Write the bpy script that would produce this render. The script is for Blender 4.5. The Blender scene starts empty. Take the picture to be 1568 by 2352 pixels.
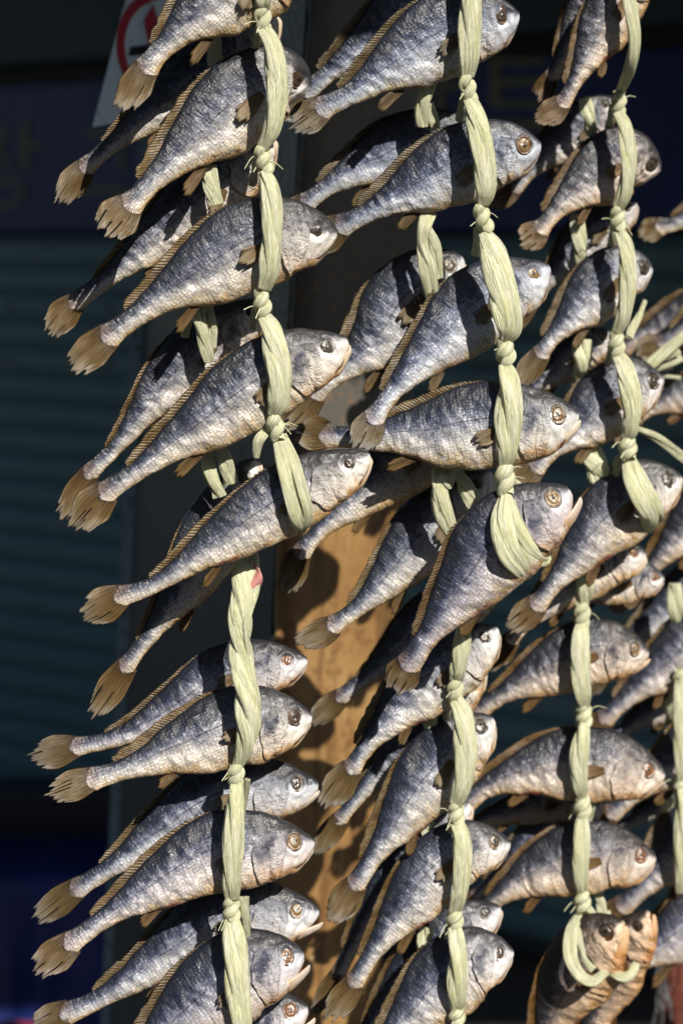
import bpy, math, random
import numpy as np
from mathutils import Vector
R = math.radians
sc = bpy.context.scene
col = sc.collection
rng = np.random.default_rng(7)
random.seed(7)

# ------------------------------------------------------------------ camera, sky, sun, exposure
F = 4480.0; CX = 784.0; HY = 550.0; CAMZ = 1.6          # photo frame measured as 1568 x 2352
cam = bpy.data.cameras.new('camera'); camo = bpy.data.objects.new('camera', cam); col.objects.link(camo)
camo.location = (0, 0, CAMZ); camo.rotation_euler = (R(90), 0, 0)
cam.sensor_width = 36; cam.lens = 36 * F / 2352; cam.shift_y = -(1176 - HY) / 2352
cam.clip_start = 0.05; cam.clip_end = 500
cam.dof.use_dof = True; cam.dof.focus_distance = 1.56; cam.dof.aperture_fstop = 4.2
sc.camera = camo

SUN_EL, SUN_AZ = R(37), R(25)                              # azimuth to the right of the camera's back
S = Vector((math.sin(SUN_AZ) * math.cos(SUN_EL), -math.cos(SUN_AZ) * math.cos(SUN_EL), math.sin(SUN_EL)))
w = bpy.data.worlds.new('World'); sc.world = w; w.use_nodes = True
nt = w.node_tree
sky = nt.nodes.new('ShaderNodeTexSky'); sky.sky_type = 'NISHITA'; sky.sun_disc = False
sky.sun_elevation = SUN_EL; sky.sun_rotation = math.atan2(S.x, S.y)
nt.links.new(sky.outputs[0], nt.nodes['Background'].inputs[0])
nt.nodes['Background'].inputs[1].default_value = 0.056
sl = bpy.data.lights.new('sun', 'SUN'); sl.energy = 5.0; sl.angle = R(0.5); sl.color = (1.0, 0.93, 0.82)
so = bpy.data.objects.new('sun', sl); col.objects.link(so)
so.rotation_euler = S.to_track_quat('Z', 'Y').to_euler(); so.location = S * 5
sc.view_settings.view_transform = 'Standard'; sc.view_settings.look = 'None'
sc.view_settings.exposure = 0.42; sc.view_settings.gamma = 1
sc.cycles.max_bounces = 6; sc.cycles.transparent_max_bounces = 6

# ------------------------------------------------------------------ helpers
def P(px, py, Y):
    return np.array([(px - CX) / F * Y, Y, CAMZ - (py - HY) / F * Y])

def tag(o, label=None, cat=None, group=None, kind=None):
    if label: o['label'] = label
    if cat: o['category'] = cat
    if group: o['group'] = group
    if kind: o['kind'] = kind
    return o

def empty(name, loc):
    o = bpy.data.objects.new(name, None); o.location = loc; o.empty_display_size = 0.02
    col.objects.link(o); return o

def mesh_obj(name, verts, faces, mat, parent=None, origin=(0, 0, 0), attrs=None, smooth=True, root=None):
    """link numpy geometry as one mesh; verts are world positions, origin the parent's world position"""
    v = np.asarray(verts, dtype=np.float64) - np.asarray(origin, dtype=np.float64)
    me = bpy.data.meshes.new(name)
    if isinstance(faces, np.ndarray) and faces.ndim == 2:
        n, k = faces.shape
        me.vertices.add(len(v)); me.vertices.foreach_set('co', v.astype(np.float32).ravel())
        me.loops.add(n * k); me.loops.foreach_set('vertex_index', faces.astype(np.int32).ravel())
        me.polygons.add(n); me.polygons.foreach_set('loop_start', np.arange(0, n * k, k, dtype=np.int32))
        me.update(calc_edges=True)
    else:
        me.from_pydata([tuple(x) for x in v], [], [tuple(f) for f in faces]); me.update()
    if smooth: me.polygons.foreach_set('use_smooth', [True] * len(me.polygons))
    for an, av in (attrs or {}).items():
        a = me.attributes.new(an, 'FLOAT_VECTOR', 'POINT'); a.data.foreach_set('vector', np.asarray(av, dtype=np.float32).ravel())
    me.materials.append(mat)
    o = bpy.data.objects.new(name, me); col.objects.link(o)
    if parent is not None: o.parent = parent
    else: o.location = origin
    return o

def grid_faces(nu, nv, wrap_v=False, flip=False):
    i = np.arange(nu - 1)[:, None]; j = np.arange(nv if wrap_v else nv - 1)[None, :]
    j2 = (j + 1) % nv
    f = np.stack([i * nv + j, i * nv + j2, (i + 1) * nv + j2, (i + 1) * nv + j], -1).reshape(-1, 4)
    return f[:, ::-1] if flip else f

_perm = rng.permutation(256); _perm = np.concatenate([_perm, _perm, _perm])
_grad = rng.normal(size=(256, 3)); _grad /= np.linalg.norm(_grad, axis=1)[:, None]
def pn(p):
    p = np.asarray(p, dtype=np.float64); i = np.floor(p).astype(int); f = p - i; i &= 255
    u = f * f * f * (f * (f * 6 - 15) + 10); out = 0
    for dx in (0, 1):
        for dy in (0, 1):
            for dz in (0, 1):
                h = _perm[_perm[_perm[(i[..., 0] + dx) & 255] + ((i[..., 1] + dy) & 255)] + ((i[..., 2] + dz) & 255)]
                g = _grad[h]; d = f - np.array([dx, dy, dz])
                wgt = (u[..., 0] if dx else 1 - u[..., 0]) * (u[..., 1] if dy else 1 - u[..., 1]) * (u[..., 2] if dz else 1 - u[..., 2])
                out = out + wgt * (g * d).sum(-1)
    return out * 1.5

def spline(pts, n):
    """Catmull-Rom through the points, n samples even in arc length; also the arc fraction of every control point"""
    p = np.asarray(pts, dtype=float); q = np.vstack([2 * p[0] - p[1], p, 2 * p[-1] - p[-2]])
    out = []; marks = []
    for k in range(len(p) - 1):
        a, b, c, d = q[k:k + 4]; t = np.linspace(0, 1, 40, endpoint=False)[:, None]
        marks.append(len(out) * 40)
        out.append(.5 * (2 * b + (c - a) * t + (2 * a - 5 * b + 4 * c - d) * t ** 2 + (3 * b - a - 3 * c + d) * t ** 3))
    marks = [40 * k for k in range(len(p) - 1)]
    dn = np.vstack(out + [p[-1:]]); marks.append(len(dn) - 1)
    L = np.concatenate([[0], np.cumsum(np.linalg.norm(np.diff(dn[:, :3], axis=0), axis=1))])
    u = np.linspace(0, L[-1], n)
    res = np.stack([np.interp(u, L, dn[:, k]) for k in range(dn.shape[1])], 1)
    return res, L[-1], [L[m] / L[-1] for m in marks]

def nrm(v): return v / np.maximum(np.linalg.norm(v, axis=-1, keepdims=True), 1e-9)
def sstep(a, b, x): t = np.clip((x - a) / (b - a), 0, 1); return t * t * (3 - 2 * t)

# ------------------------------------------------------------------ materials
class NT:
    def __init__(s, name):
        s.m = bpy.data.materials.new(name); s.m.use_nodes = True; s.t = s.m.node_tree
        s.b = s.t.nodes['Principled BSDF']; s.out = s.t.nodes['Material Output']
    def n(s, typ, **kw):
        nd = s.t.nodes.new('ShaderNode' + typ)
        for k, v in kw.items(): setattr(nd, k, v)
        return nd
    def put(s, sock, v):
        if isinstance(v, bpy.types.NodeSocket): s.t.links.new(v, sock)
        else: sock.default_value = v
    def attr(s, name): return s.n('Attribute', attribute_name=name).outputs['Vector']
    def xyz(s, v):
        nd = s.n('SeparateXYZ'); s.put(nd.inputs[0], v); return nd.outputs
    def math(s, op, a, b=0.0, clamp=False):
        nd = s.n('Math', operation=op, use_clamp=clamp); s.put(nd.inputs[0], a); s.put(nd.inputs[1], b); return nd.outputs[0]
    def ramp(s, fac, stops, interp='LINEAR'):
        nd = s.n('ValToRGB'); cr = nd.color_ramp; cr.interpolation = interp
        while len(cr.elements) < len(stops): cr.elements.new(0.5)
        for e, (p, c) in zip(cr.elements, stops): e.position = p; e.color = (*c, 1) if len(c) == 3 else c
        s.put(nd.inputs[0], fac); return nd.outputs[0]
    def rng(s, v, a, b, c=0.0, d=1.0):
        nd = s.n('MapRange', clamp=True, interpolation_type='SMOOTHSTEP')
        for k, x in enumerate((v, a, b, c, d)): s.put(nd.inputs[k], x)
        return nd.outputs[0]
    def scale(s, v, sx, sy, sz, loc=None):
        nd = s.n('Mapping'); s.put(nd.inputs['Vector'], v); nd.inputs['Scale'].default_value = (sx, sy, sz)
        if loc is not None: s.put(nd.inputs['Location'], loc)
        return nd.outputs[0]
    def noise(s, v, scale, detail=3, rough=.55, dist=0.0):
        nd = s.n('TexNoise'); s.put(nd.inputs['Vector'], v); nd.inputs['Scale'].default_value = scale
        nd.inputs['Detail'].default_value = detail; nd.inputs['Roughness'].default_value = rough; nd.inputs['Distortion'].default_value = dist
        return nd.outputs['Fac']
    def voro(s, v, scale, rand=1.0, feature='F1'):
        nd = s.n('TexVoronoi', feature=feature); s.put(nd.inputs['Vector'], v); nd.inputs['Scale'].default_value = scale
        nd.inputs['Randomness'].default_value = rand; return nd.outputs
    def mix(s, fac, a, b, mode='MIX'):
        nd = s.n('Mix', data_type='RGBA', blend_type=mode); s.put(nd.inputs[0], fac)
        for i, v in ((6, a), (7, b)): s.put(nd.inputs[i], (*v, 1) if isinstance(v, tuple) and len(v) == 3 else v)
        return nd.outputs[2]
    def bump(s, h, strength, dist, normal=None):
        nd = s.n('Bump'); s.put(nd.inputs['Height'], h); nd.inputs['Strength'].default_value = strength; nd.inputs['Distance'].default_value = dist
        if normal is not None: s.put(nd.inputs['Normal'], normal)
        return nd.outputs[0]
    def set(s, **kw):
        for k, v in kw.items(): s.put(s.b.inputs[k.replace('_', ' ')], (*v, 1) if isinstance(v, tuple) and len(v) == 3 and 'Color' in k else v)
        return s
    def translucent(s, color, fac):
        tr = s.n('BsdfTranslucent'); s.put(tr.inputs[0], color); mx = s.n('MixShader'); s.put(mx.inputs[0], fac)
        s.t.links.new(s.b.outputs[0], mx.inputs[1]); s.t.links.new(tr.outputs[0], mx.inputs[2]); s.t.links.new(mx.outputs[0], s.out.inputs[0])

def skin_material(name, head=False):
    m = NT(name); rest = m.attr('rest'); s_, h_, _ = m.xyz(rest); tex = m.attr('tex')
    oi = m.n('ObjectInfo'); tint = oi.outputs['Color']; rnd = oi.outputs['Random']
    off = m.n('CombineXYZ'); m.put(off.inputs[0], m.math('MULTIPLY', rnd, 37.0)); m.put(off.inputs[1], m.math('MULTIPLY', rnd, 11.0))
    tx = m.n('VectorMath', operation='ADD'); m.put(tx.inputs[0], tex); m.put(tx.inputs[1], off.outputs[0]); tx = tx.outputs[0]
    big = m.noise(tx, 28, 4, .6, .4); mid = m.noise(tx, 150, 4, .65)
    fine = m.noise(m.scale(tx, 1, .55, 1), 520, 3, .7)
    v = m.math('MULTIPLY_ADD', h_, 0.5); m.t.nodes[-1].inputs[2].default_value = 0.5
    v = m.math('ADD', v, m.math('MULTIPLY', m.math('SUBTRACT', big, .5), .40))
    v = m.math('ADD', v, m.math('MULTIPLY', m.math('SUBTRACT', mid, .5), .42))
    v = m.math('ADD', v, m.math('MULTIPLY', m.math('SUBTRACT', fine, .5), .45))
    c = m.ramp(v, [(0.0, (.40, .26, .11)), (.07, (.50, .39, .24)), (.22, (.56, .515, .45)), (.40, (.47, .46, .46)),
                   (.53, (.26, .27, .315)), (.645, (.078, .092, .145)), (.765, (.022, .029, .050)), (1.0, (.012, .014, .02))])
    # scales: rows of overlapping cells, darker at their rims
    sv = m.scale(tx, 1.0, 1.25, .6)
    vo = m.voro(sv, 330, .45); rim = m.rng(vo['Distance'], .25, .75)
    notail = m.rng(s_, .80, .74)
    c = m.mix(m.math('MULTIPLY', rim, m.math('MULTIPLY', notail, .68)), c, m.mix(1.0, c, (.42, .43, .50), 'MULTIPLY'))
    sp = m.noise(tx, 900, 2, .6); c = m.mix(m.rng(sp, .60, .70), c, m.mix(1.0, c, (.35, .33, .36), 'MULTIPLY'))
    # head: silver cheeks, amber throat
    hd = m.rng(s_, .74, .80)
    hv = m.math('ADD', m.math('ADD', h_, m.math('MULTIPLY', m.math('SUBTRACT', big, .5), .9)), m.math('MULTIPLY', m.math('SUBTRACT', fine, .5), .5))
    hc = m.ramp(m.math('MULTIPLY_ADD', hv, .5), [(0.0, (.40, .22, .09)), (.07, (.50, .35, .20)), (.15, (.58, .52, .46)), (.45, (.60, .595, .59)),
                   (.62, (.46, .455, .47)), (.72, (.14, .14, .155)), (.84, (.03, .03, .035)), (1, (.022, .022, .026))])
    m.t.nodes[[n.name for n in m.t.nodes if n.type == 'MATH'][-1]].inputs[2].default_value = .5
    c = m.mix(hd, c, hc)
    spot = m.math('MULTIPLY', m.math('MULTIPLY', m.rng(s_, .745, .775), m.rng(s_, .86, .82)), m.math('MULTIPLY', m.rng(h_, -.35, -.1), m.rng(h_, .55, .3)))
    c = m.mix(m.math('MULTIPLY', spot, m.rng(m.math('ADD', mid, m.math('MULTIPLY', big, .6)), .6, .95, .15, .9)), c, (.05, .055, .085))
    # blood-brown vent and reddish tail root
    vent = m.math('MULTIPLY', m.math('MULTIPLY', m.rng(s_, .30, .36), m.rng(s_, .47, .40)), m.rng(h_, -.70, -.9))
    c = m.mix(m.math('MULTIPLY', vent, m.rng(big, .40, .60)), c, (.16, .045, .02))
    tb = m.rng(s_, .06, .0); c = m.mix(m.math('MULTIPLY', tb, .35), c, (.30, .20, .15))
    mouth = m.math('MULTIPLY', m.rng(s_, .915, .935), m.rng(h_, -.72, -.85)); c = m.mix(mouth, c, (.10, .03, .012))
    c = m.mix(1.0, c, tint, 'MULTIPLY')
    lat = m.math('ABSOLUTE', m.math('SUBTRACT', h_, m.math('ADD', .12, m.math('MULTIPLY', m.math('SUBTRACT', big, .5), .08))))
    lat = m.math('MULTIPLY', m.rng(lat, .035, .008), notail); c = m.mix(m.math('MULTIPLY', lat, .8), c, m.mix(1.0, c, (.3, .3, .33), 'MULTIPLY'))
    m.set(Base_Color=c, Roughness=m.rng(m.math('ADD', mid, m.math('MULTIPLY', fine, .4)), .5, .95, .31, .60), Metallic=m.math('MULTIPLY', m.rng(v, .60, .3), .08))
    m.b.inputs['Specular IOR Level'].default_value = .58
    hgt = m.math('ADD', m.math('MULTIPLY', m.math('SUBTRACT', 1.0, vo['Distance']), m.math('MULTIPLY', notail, .8)), m.math('MULTIPLY', fine, 1.0))
    b1 = m.bump(hgt, .60, .0009)
    rg = m.n('TexNoise', noise_type='RIDGED_MULTIFRACTAL'); m.put(rg.inputs['Vector'], m.scale(tx, 1.0, .7, .6)); rg.inputs['Scale'].default_value = 120; rg.inputs['Detail'].default_value = 4; rg.inputs['Distortion'].default_value = 1.4
    wr = m.math('ADD', m.math('MULTIPLY', rg.outputs['Fac'], m.rng(m.noise(tx, 45, 2, .5), .40, .65, .08, .6)), m.math('MULTIPLY', m.noise(m.scale(tx, 1.0, .5, .6), 130, 4, .55, 1.2), 1.3))
    b2 = m.bump(m.math('ADD', wr, m.math('MULTIPLY', mid, .8)), .46, .0020, b1)
    m.set(Normal=b2)
    return m.m

def fin_material():
    m = NT('dried_fin'); x_, v_, _ = m.xyz(m.attr('fin')); q = m.attr('fin')
    oi = m.n('ObjectInfo')
    st = m.noise(m.scale(q, 60, 1.3, 1), 1.0, 2, .5); big = m.noise(m.scale(q, 5, 3, 1), 1.0, 3, .6)
    c = m.ramp(m.math('ADD', v_, m.math('MULTIPLY', m.math('SUBTRACT', big, .5), .5)), [(0, (.06, .04, .03)), (.16, (.10, .06, .022)), (.45, (.175, .115, .042)), (.75, (.25, .185, .098)), (1, (.38, .35, .30))])
    c = m.mix(m.rng(st, .38, .60), m.mix(1.0, c, (.48, .43, .38), 'MULTIPLY'), m.mix(1.0, c, (.88, .88, .86), 'MULTIPLY'))
    c = m.mix(1.0, c, oi.outputs['Color'], 'MULTIPLY')
    m.set(Base_Color=c, Roughness=.42, Normal=m.bump(st, .8, .001))
    m.translucent(c, .28); return m.m

def rope_material():
    m = NT('straw_ribbon'); q = m.attr('uvw'); x_, v_, k_ = m.xyz(q)
    st = m.noise(m.scale(q, 14, 20, 5), 1.0, 3, .6, .2); st2 = m.noise(m.scale(q, 44, 40, 5), 1.0, 2, .5)
    bg = m.noise(m.scale(q, 2, 18, 3), 1.0, 3, .5)
    c = m.ramp(bg, [(.25, (.78, .80, .52)), (.5, (.84, .85, .62)), (.75, (.88, .88, .71))])
    c = m.mix(m.rng(m.math('ADD', st, m.math('MULTIPLY', m.math('SUBTRACT', st2, .5), .5)), .36, .56), m.mix(1.0, c, (.84, .86, .68), 'MULTIPLY'), c)
    m.set(Base_Color=c, Roughness=.42, Normal=m.bump(m.math('ADD', st, m.math('MULTIPLY', st2, .9)), .9, .0018))
    m.translucent(c, .22); return m.m

def simple(name, colr, rough=.5, var=.25, scale=30, bump=.2, metallic=0.0, dist=.002, coat=0.0, spots=None):
    m = NT(name); tc = m.n('TexCoord').outputs['Object']
    nz = m.noise(tc, scale, 5, .6); n2 = m.noise(tc, scale * 9, 3, .6)
    c = m.mix(nz, tuple(x * (1 - var) for x in colr), tuple(min(1, x * (1 + var)) for x in colr))
    if spots: c = m.mix(m.rng(m.noise(tc, spots[1], 4, .7), spots[2], spots[3]), c, spots[0])
    m.set(Base_Color=c, Roughness=m.rng(n2, .2, .8, rough * .8, min(1, rough * 1.2)), Metallic=metallic, Normal=m.bump(m.math('ADD', nz, m.math('MULTIPLY', n2, .4)), bump, dist))
    m.b.inputs['Coat Weight'].default_value = coat
    return m.m

M_SKIN = skin_material('dried_fish_skin'); M_FIN = fin_material(); M_ROPE = rope_material()
def gill_material():
    m = NT('gill_plate'); a_, b_, _ = m.xyz(m.attr('rest')); tx = m.n('TexCoord').outputs['Object']
    oi = m.n('ObjectInfo')
    big = m.noise(tx, 70, 4, .6); fine = m.noise(tx, 420, 3, .65); st = m.noise(m.scale(m.attr('rest'), 4, 26, 1), 1.0, 3, .6)
    k = m.math('ADD', b_, m.math('MULTIPLY', m.math('SUBTRACT', big, .5), .8))
    c = m.ramp(k, [(0, (.12, .12, .135)), (.14, (.40, .40, .42)), (.42, (.62, .61, .60)), (.76, (.60, .53, .47)), (.90, (.52, .36, .21)), (1, (.38, .21, .09))])
    aw = m.math('ADD', a_, m.math('MULTIPLY', m.math('SUBTRACT', m.noise(tx, 110, 4, .7), .5), .9)); bw = m.math('ADD', b_, m.math('MULTIPLY', m.math('SUBTRACT', big, .5), .9)); dk = m.math('MULTIPLY', m.math('MULTIPLY', m.rng(aw, .30, .60), m.rng(aw, 1.1, .80)), m.math('MULTIPLY', m.rng(bw, .0, .25), m.rng(bw, .75, .40)))
    c = m.mix(m.math('MULTIPLY', dk, m.rng(m.math('ADD', big, m.math('MULTIPLY', oi.outputs['Random'], .3)), .40, .75, .1, .95)), c, (.055, .06, .10))
    c = m.mix(m.rng(fine, .58, .72), c, m.mix(1.0, c, (.45, .42, .42), 'MULTIPLY'))
    c = m.mix(1.0, c, oi.outputs['Color'], 'MULTIPLY')
    m.set(Base_Color=c, Roughness=m.rng(fine, .3, .7, .28, .5), Metallic=.06, Normal=m.bump(m.math('ADD', fine, m.math('ADD', m.math('MULTIPLY', st, .6), m.math('MULTIPLY', m.noise(tx, 190, 5, .6, 1.5), 1.6))), .9, .0024))
    return m.m
def jaw_material():
    m = NT('jaw_bone'); i_, a_, _ = m.xyz(m.attr('rest')); tx = m.n('TexCoord').outputs['Object']
    nz = m.noise(tx, 160, 4, .6); oi = m.n('ObjectInfo')
    c = m.ramp(m.math('ADD', a_, m.math('MULTIPLY', m.math('SUBTRACT', nz, .5), .5)), [(0, (.44, .28, .13)), (.4, (.52, .42, .31)), (1, (.55, .47, .38))])
    c = m.mix(m.rng(i_, .4, .6), c, m.mix(nz, (.30, .11, .025), (.42, .18, .05)))
    c = m.mix(1.0, c, oi.outputs['Color'], 'MULTIPLY')
    m.set(Base_Color=c, Roughness=.4, Normal=m.bump(nz, .5, .0012)); return m.m
M_GILL = gill_material(); M_JAW = jaw_material()
def eye_material(name, stops, rough):
    m = NT(name); r_, a_, _ = m.xyz(m.attr('rest')); tx = m.n('TexCoord').outputs['Object']
    nz = m.noise(tx, 420, 3, .6); oi = m.n('ObjectInfo')
    c = m.ramp(m.math('ADD', r_, m.math('MULTIPLY', m.math('SUBTRACT', nz, .5), .22)), stops)
    c = m.mix(1.0, c, oi.outputs['Color'], 'MULTIPLY')
    m.set(Base_Color=c, Roughness=rough, Normal=m.bump(nz, .35, .001)); return m.m
M_IRIS = eye_material('dried_iris', [(0, (.20, .13, .07)), (.66, (.17, .11, .06)), (.76, (.05, .03, .02)), (.88, (.022, .017, .015)), (1, (.09, .065, .05))], .38)
M_PUPIL = eye_material('dried_pupil', [(0, (.010, .009, .008)), (.28, (.016, .013, .011)), (.46, (.075, .058, .038)), (.82, (.062, .046, .028)), (1, (.012, .009, .007))], .30)

# ------------------------------------------------------------------ the fish
ST = np.array([0, .06, .15, .25, .35, .45, .55, .65, .72, .80, .86, .91, .95, .98, 1.0])
TOP = np.array([.15, .125, .125, .175, .255, .345, .425, .455, .435, .39, .335, .27, .205, .15, .085])
BOT = np.array([-.15, -.125, -.125, -.205, -.33, -.455, -.53, -.555, -.545, -.51, -.455, -.385, -.27, -.14, -.02])
HWD = np.array([.012, .045, .06, .085, .115, .145, .17, .18, .183, .18, .172, .155, .13, .10, .05])
_ss = np.linspace(0, 1, 401)
def _sm(y):
    d = np.interp(_ss, ST, y); k = np.hanning(25); k /= k.sum()
    e = np.concatenate([2 * d[0] - d[12:0:-1], d, 2 * d[-1] - d[-2:-14:-1]]); return np.convolve(e, k, 'valid')
TOPs, BOTs, HWs = _sm(TOP), _sm(BOT), _sm(HWD)
fT = lambda s: np.interp(s, _ss, TOPs)
fB = lambda s: np.interp(s, _ss, BOTs)
fW = lambda s: np.interp(s, _ss, HWs)
N_FISH = 0

def fish(label, pts, H, Y, dy=(0, 0), roll=0, jaw=6, tint=(1, 1, 1), group='dried fish tied along the straw ropes', wr=1.0, res=1.0, eye=None, fat=1.0, tailw=.215, dors=1.0, light=0.0):
    global N_FISH; N_FISH += 1; seed = N_FISH * 13.7; rr = np.random.default_rng(100 + N_FISH)
    npt = len(pts); frac = np.linspace(0, 1, npt)
    H = H * (1.05 if Y < 1.7 else 1.13 if Y < 1.87 else 1.24); wp = np.array([P(p[0], p[1], Y + dy[0] + (dy[1] - dy[0]) * f + (p[2] if len(p) > 2 else 0)) for p, f in zip(pts, frac)])
    n0 = 400; C, LT, marks = spline(wp, n0); ub = marks[1]; Hm = H * Y / F; L = LT * (1 - ub)
    U_ = np.linspace(0, 1, n0)
    T = nrm(np.gradient(C, axis=0)); 
    for k in range(3): T[:, k] = np.convolve(np.pad(T[:, k], 12, 'edge'), np.ones(25) / 25, 'valid')
    T = nrm(T)
    V = nrm(np.array([0, 0, CAMZ]) - C); N = nrm(V - (V * T).sum(1)[:, None] * T); Up = np.cross(N, T)
    ph = R(roll); N, Up = math.cos(ph) * N - math.sin(ph) * Up, math.cos(ph) * Up + math.sin(ph) * N
    def at(s):
        u = ub + (1 - ub) * np.asarray(s, dtype=float)
        g = lambda A: np.stack([np.interp(u, U_, A[:, k]) for k in range(3)], -1)
        return g(C), nrm(g(T)), nrm(g(N)), nrm(g(Up))
    mid = C[int(n0 * .6)]; root = empty('dried_fish', mid); tag(root, label, 'dried fish', group)
    tc = (*tint, 1)
    jit = (1 + rr.uniform(-.05, .05), 1 + rr.uniform(-.05, .05), 1 + rr.uniform(-.06, .06))
    belly = rr.uniform(.9, 1.08)
    # ---- body surface
    ftop = lambda q: fT(q) * Hm * jit[0] * (1 + .06 * pn(np.stack([np.asarray(q) * 5.5, np.zeros_like(q) + seed, np.zeros_like(q)], -1)))
    def surf(s, th, disp=True):
        c, t, n, u = at(s); lf = lambda o: pn(np.stack([np.asarray(s) * 5.5, np.zeros_like(s) + seed + o, np.zeros_like(s)], -1)); top = fT(s) * Hm * jit[0] * (1 + .06 * lf(0)); bot = fB(s) * Hm * belly * (1 + .15 * lf(5) * sstep(.92, .75, np.asarray(s))); hw = fW(s) * Hm * fat
        m_ = (top + bot) / 2; hf = (top - bot) / 2; sn, cs = np.sin(th), np.cos(th)
        h = m_ + hf * np.sign(sn) * np.abs(sn) ** .95
        wd = hw * np.sign(cs) * np.abs(cs) ** .72 * (1 - .10 * np.clip(sn, 0, 1))
        if disp:
            x = s * L; q = np.stack([x, h, wd], -1)
            side = np.abs(cs) ** .6
            hn = sn
            warp = pn(q * 30 + seed) * .9
            ax = (x + .45 * h) * 105
            rid = (1 - np.abs(pn(np.stack([ax + warp * 2.6, h * 38 + seed + warp, np.sign(cs) * 3 + warp], -1))) * 2.2) * sstep(-.25, .35, pn(q * 36 + seed * 3))
            mk = sstep(.12, .34, s) * sstep(.80, .72, s) * sstep(.75, .1, hn) * sstep(-1.0, -.8, hn)
            d = rid * .0018 * mk * wr
            d += (pn(q * 42 + seed * 2) * .0020 + (1 - np.abs(pn(np.stack([x * 85 + h * 40, h * 60 - x * 25, wd * 30], -1) + seed * 4)) * 2.2) * .0012) * side * sstep(0, .2, s) * (.5 + .5 * wr)
            d += pn(np.stack([x * 110, h * 110, wd * 60], -1) + seed) * .00055
            d += pn(q * 230 + seed) * .0002
            lat = np.exp(-((hn - .12) / .045) ** 2); d -= lat * .00045 * sstep(.1, .2, s) * sstep(.78, .7, s)
            # sunken band above the belly wall, hollow behind the gill
            d -= np.exp(-((hn + .18 + .3 * (s - .5)) / .16) ** 2) * .0026 * sstep(.25, .4, s) * sstep(.76, .66, s) * side * rr_h
            # ribs of the skull: cheek hollow, preopercle crease, eye socket
            es, eh = .918, .30
            rad = np.hypot((s - es) * L / (ER * 1.0), (hn - eh) * hf / (ER * 1.0)) ; cam_side = np.abs(cs)
            d += (np.exp(-((rad - 1.16) / .22) ** 2) * .0010 - sstep(1.05, .5, rad) * .0016) * cam_side
            pre = np.exp(-((s - (.862 - .035 * np.abs(hn + .1))) / .006) ** 2); d -= pre * .0011 * sstep(.5, .2, hn) * side
            mx = np.exp(-((s - (.935 + .055 * (hn + .3))) / .006) ** 2) * sstep(.1, -.15, hn); d -= mx * .0009 * side
            nos = np.exp(-(((s - .962) / .007) ** 2 + ((hn - .42) / .09) ** 2)); d -= nos * .0014
            hdm = sstep(.74, .80, s); d += hdm * side * ((1 - np.abs(pn(q * 105 + seed)) * 2) * .0007 - .0004 + pn(q * 190 + seed) * .0004)
            k = nrm(np.stack([np.cos(th) * 1.0, np.sin(th) * .55], -1))
            wd = wd + d * k[..., 0]; h = h + d * k[..., 1]
        return c + n * wd[..., None] + u * h[..., None], h, wd
    rr_h = rr.uniform(.3, 1.0); ER = .112 * Hm * rr.uniform(.92, 1.1)
    nu, nv = int(170 * res), int(64 * res)
    sg = np.linspace(0, 1, nu) ; sg = sg + .035 * np.sin(sg * 2 * math.pi) * -1 * .3
    th = np.linspace(0, 2 * math.pi, nv, endpoint=False)
    Sg, Th = np.meshgrid(sg, th, indexing='ij')
    Sg = Sg - (.035 * (1 - np.abs(np.sin(Th)) ** 1.6) - .012) * np.exp(-Sg / .03)
    pos, h, wd = surf(Sg, Th)
    vs = pos.reshape(-1, 3); fc = grid_faces(nu, nv, True)
    rest = np.stack([Sg, np.sin(Th), np.cos(Th)], -1).reshape(-1, 3); tex = np.stack([Sg * L, h, wd], -1).reshape(-1, 3)
    # close both ends with a fan of one quad-strip each
    c0, cN = vs[:nv].mean(0), vs[-nv:].mean(0)
    vs = np.vstack([vs, c0, cN]); rest = np.vstack([rest, [0, 0, 0], [1, -.2, 0]]); tex = np.vstack([tex, [0, 0, 0], [L, 0, 0]])
    j = np.arange(nv); i0 = np.full(nv, len(vs) - 2); i1 = i0 + 1
    cap0 = np.stack([i0, (j + 1) % nv, j, j], -1); capN = np.stack([i1, (nu - 1) * nv + j, (nu - 1) * nv + (j + 1) % nv, (nu - 1) * nv + (j + 1) % nv], -1)
    fl = [tuple(f) for f in fc] if False else None
    me_f = np.vstack([fc])
    ob = mesh_obj('body', vs[:-2], me_f, M_SKIN, root, mid, {'rest': rest[:-2], 'tex': tex[:-2]})
    bm_caps = ob.data; ob.color = tc
    # snout cap as its own tiny closing disc inside the body mesh
    import bmesh
    b = bmesh.new(); b.from_mesh(ob.data); b.verts.ensure_lookup_table()
    for base, flip in ((0, True), ((nu - 1) * nv, False)):
        ring = [b.verts[base + k] for k in range(nv)]
        f = b.faces.new(ring[::-1] if flip else ring); f.smooth = True
    b.normal_update(); b.to_mesh(ob.data); b.free()
    # ---- eyes, one on each flank
    for sd in ((1, -1) if res >= .8 else (1,)):
        es, sn = .918, .30; thc = math.asin(sn); thc = thc if sd > 0 else math.pi - thc
        p, _, _ = surf(np.array([es]), np.array([thc])); a, _, _ = surf(np.array([es + .02]), np.array([thc]), False); a0, _, _ = surf(np.array([es]), np.array([thc]), False)
        b2, _, _ = surf(np.array([es]), np.array([thc + .15]), False)
        t1 = nrm(a - a0)[0]; t2 = nrm(b2 - a0)[0]; nn = nrm(np.cross(t1, t2)); c, t, n, u = at(np.array([es])); 
        if (nn * n[0]).sum() * sd < 0: nn = -nn
        t2 = np.cross(nn, t1)
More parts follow.
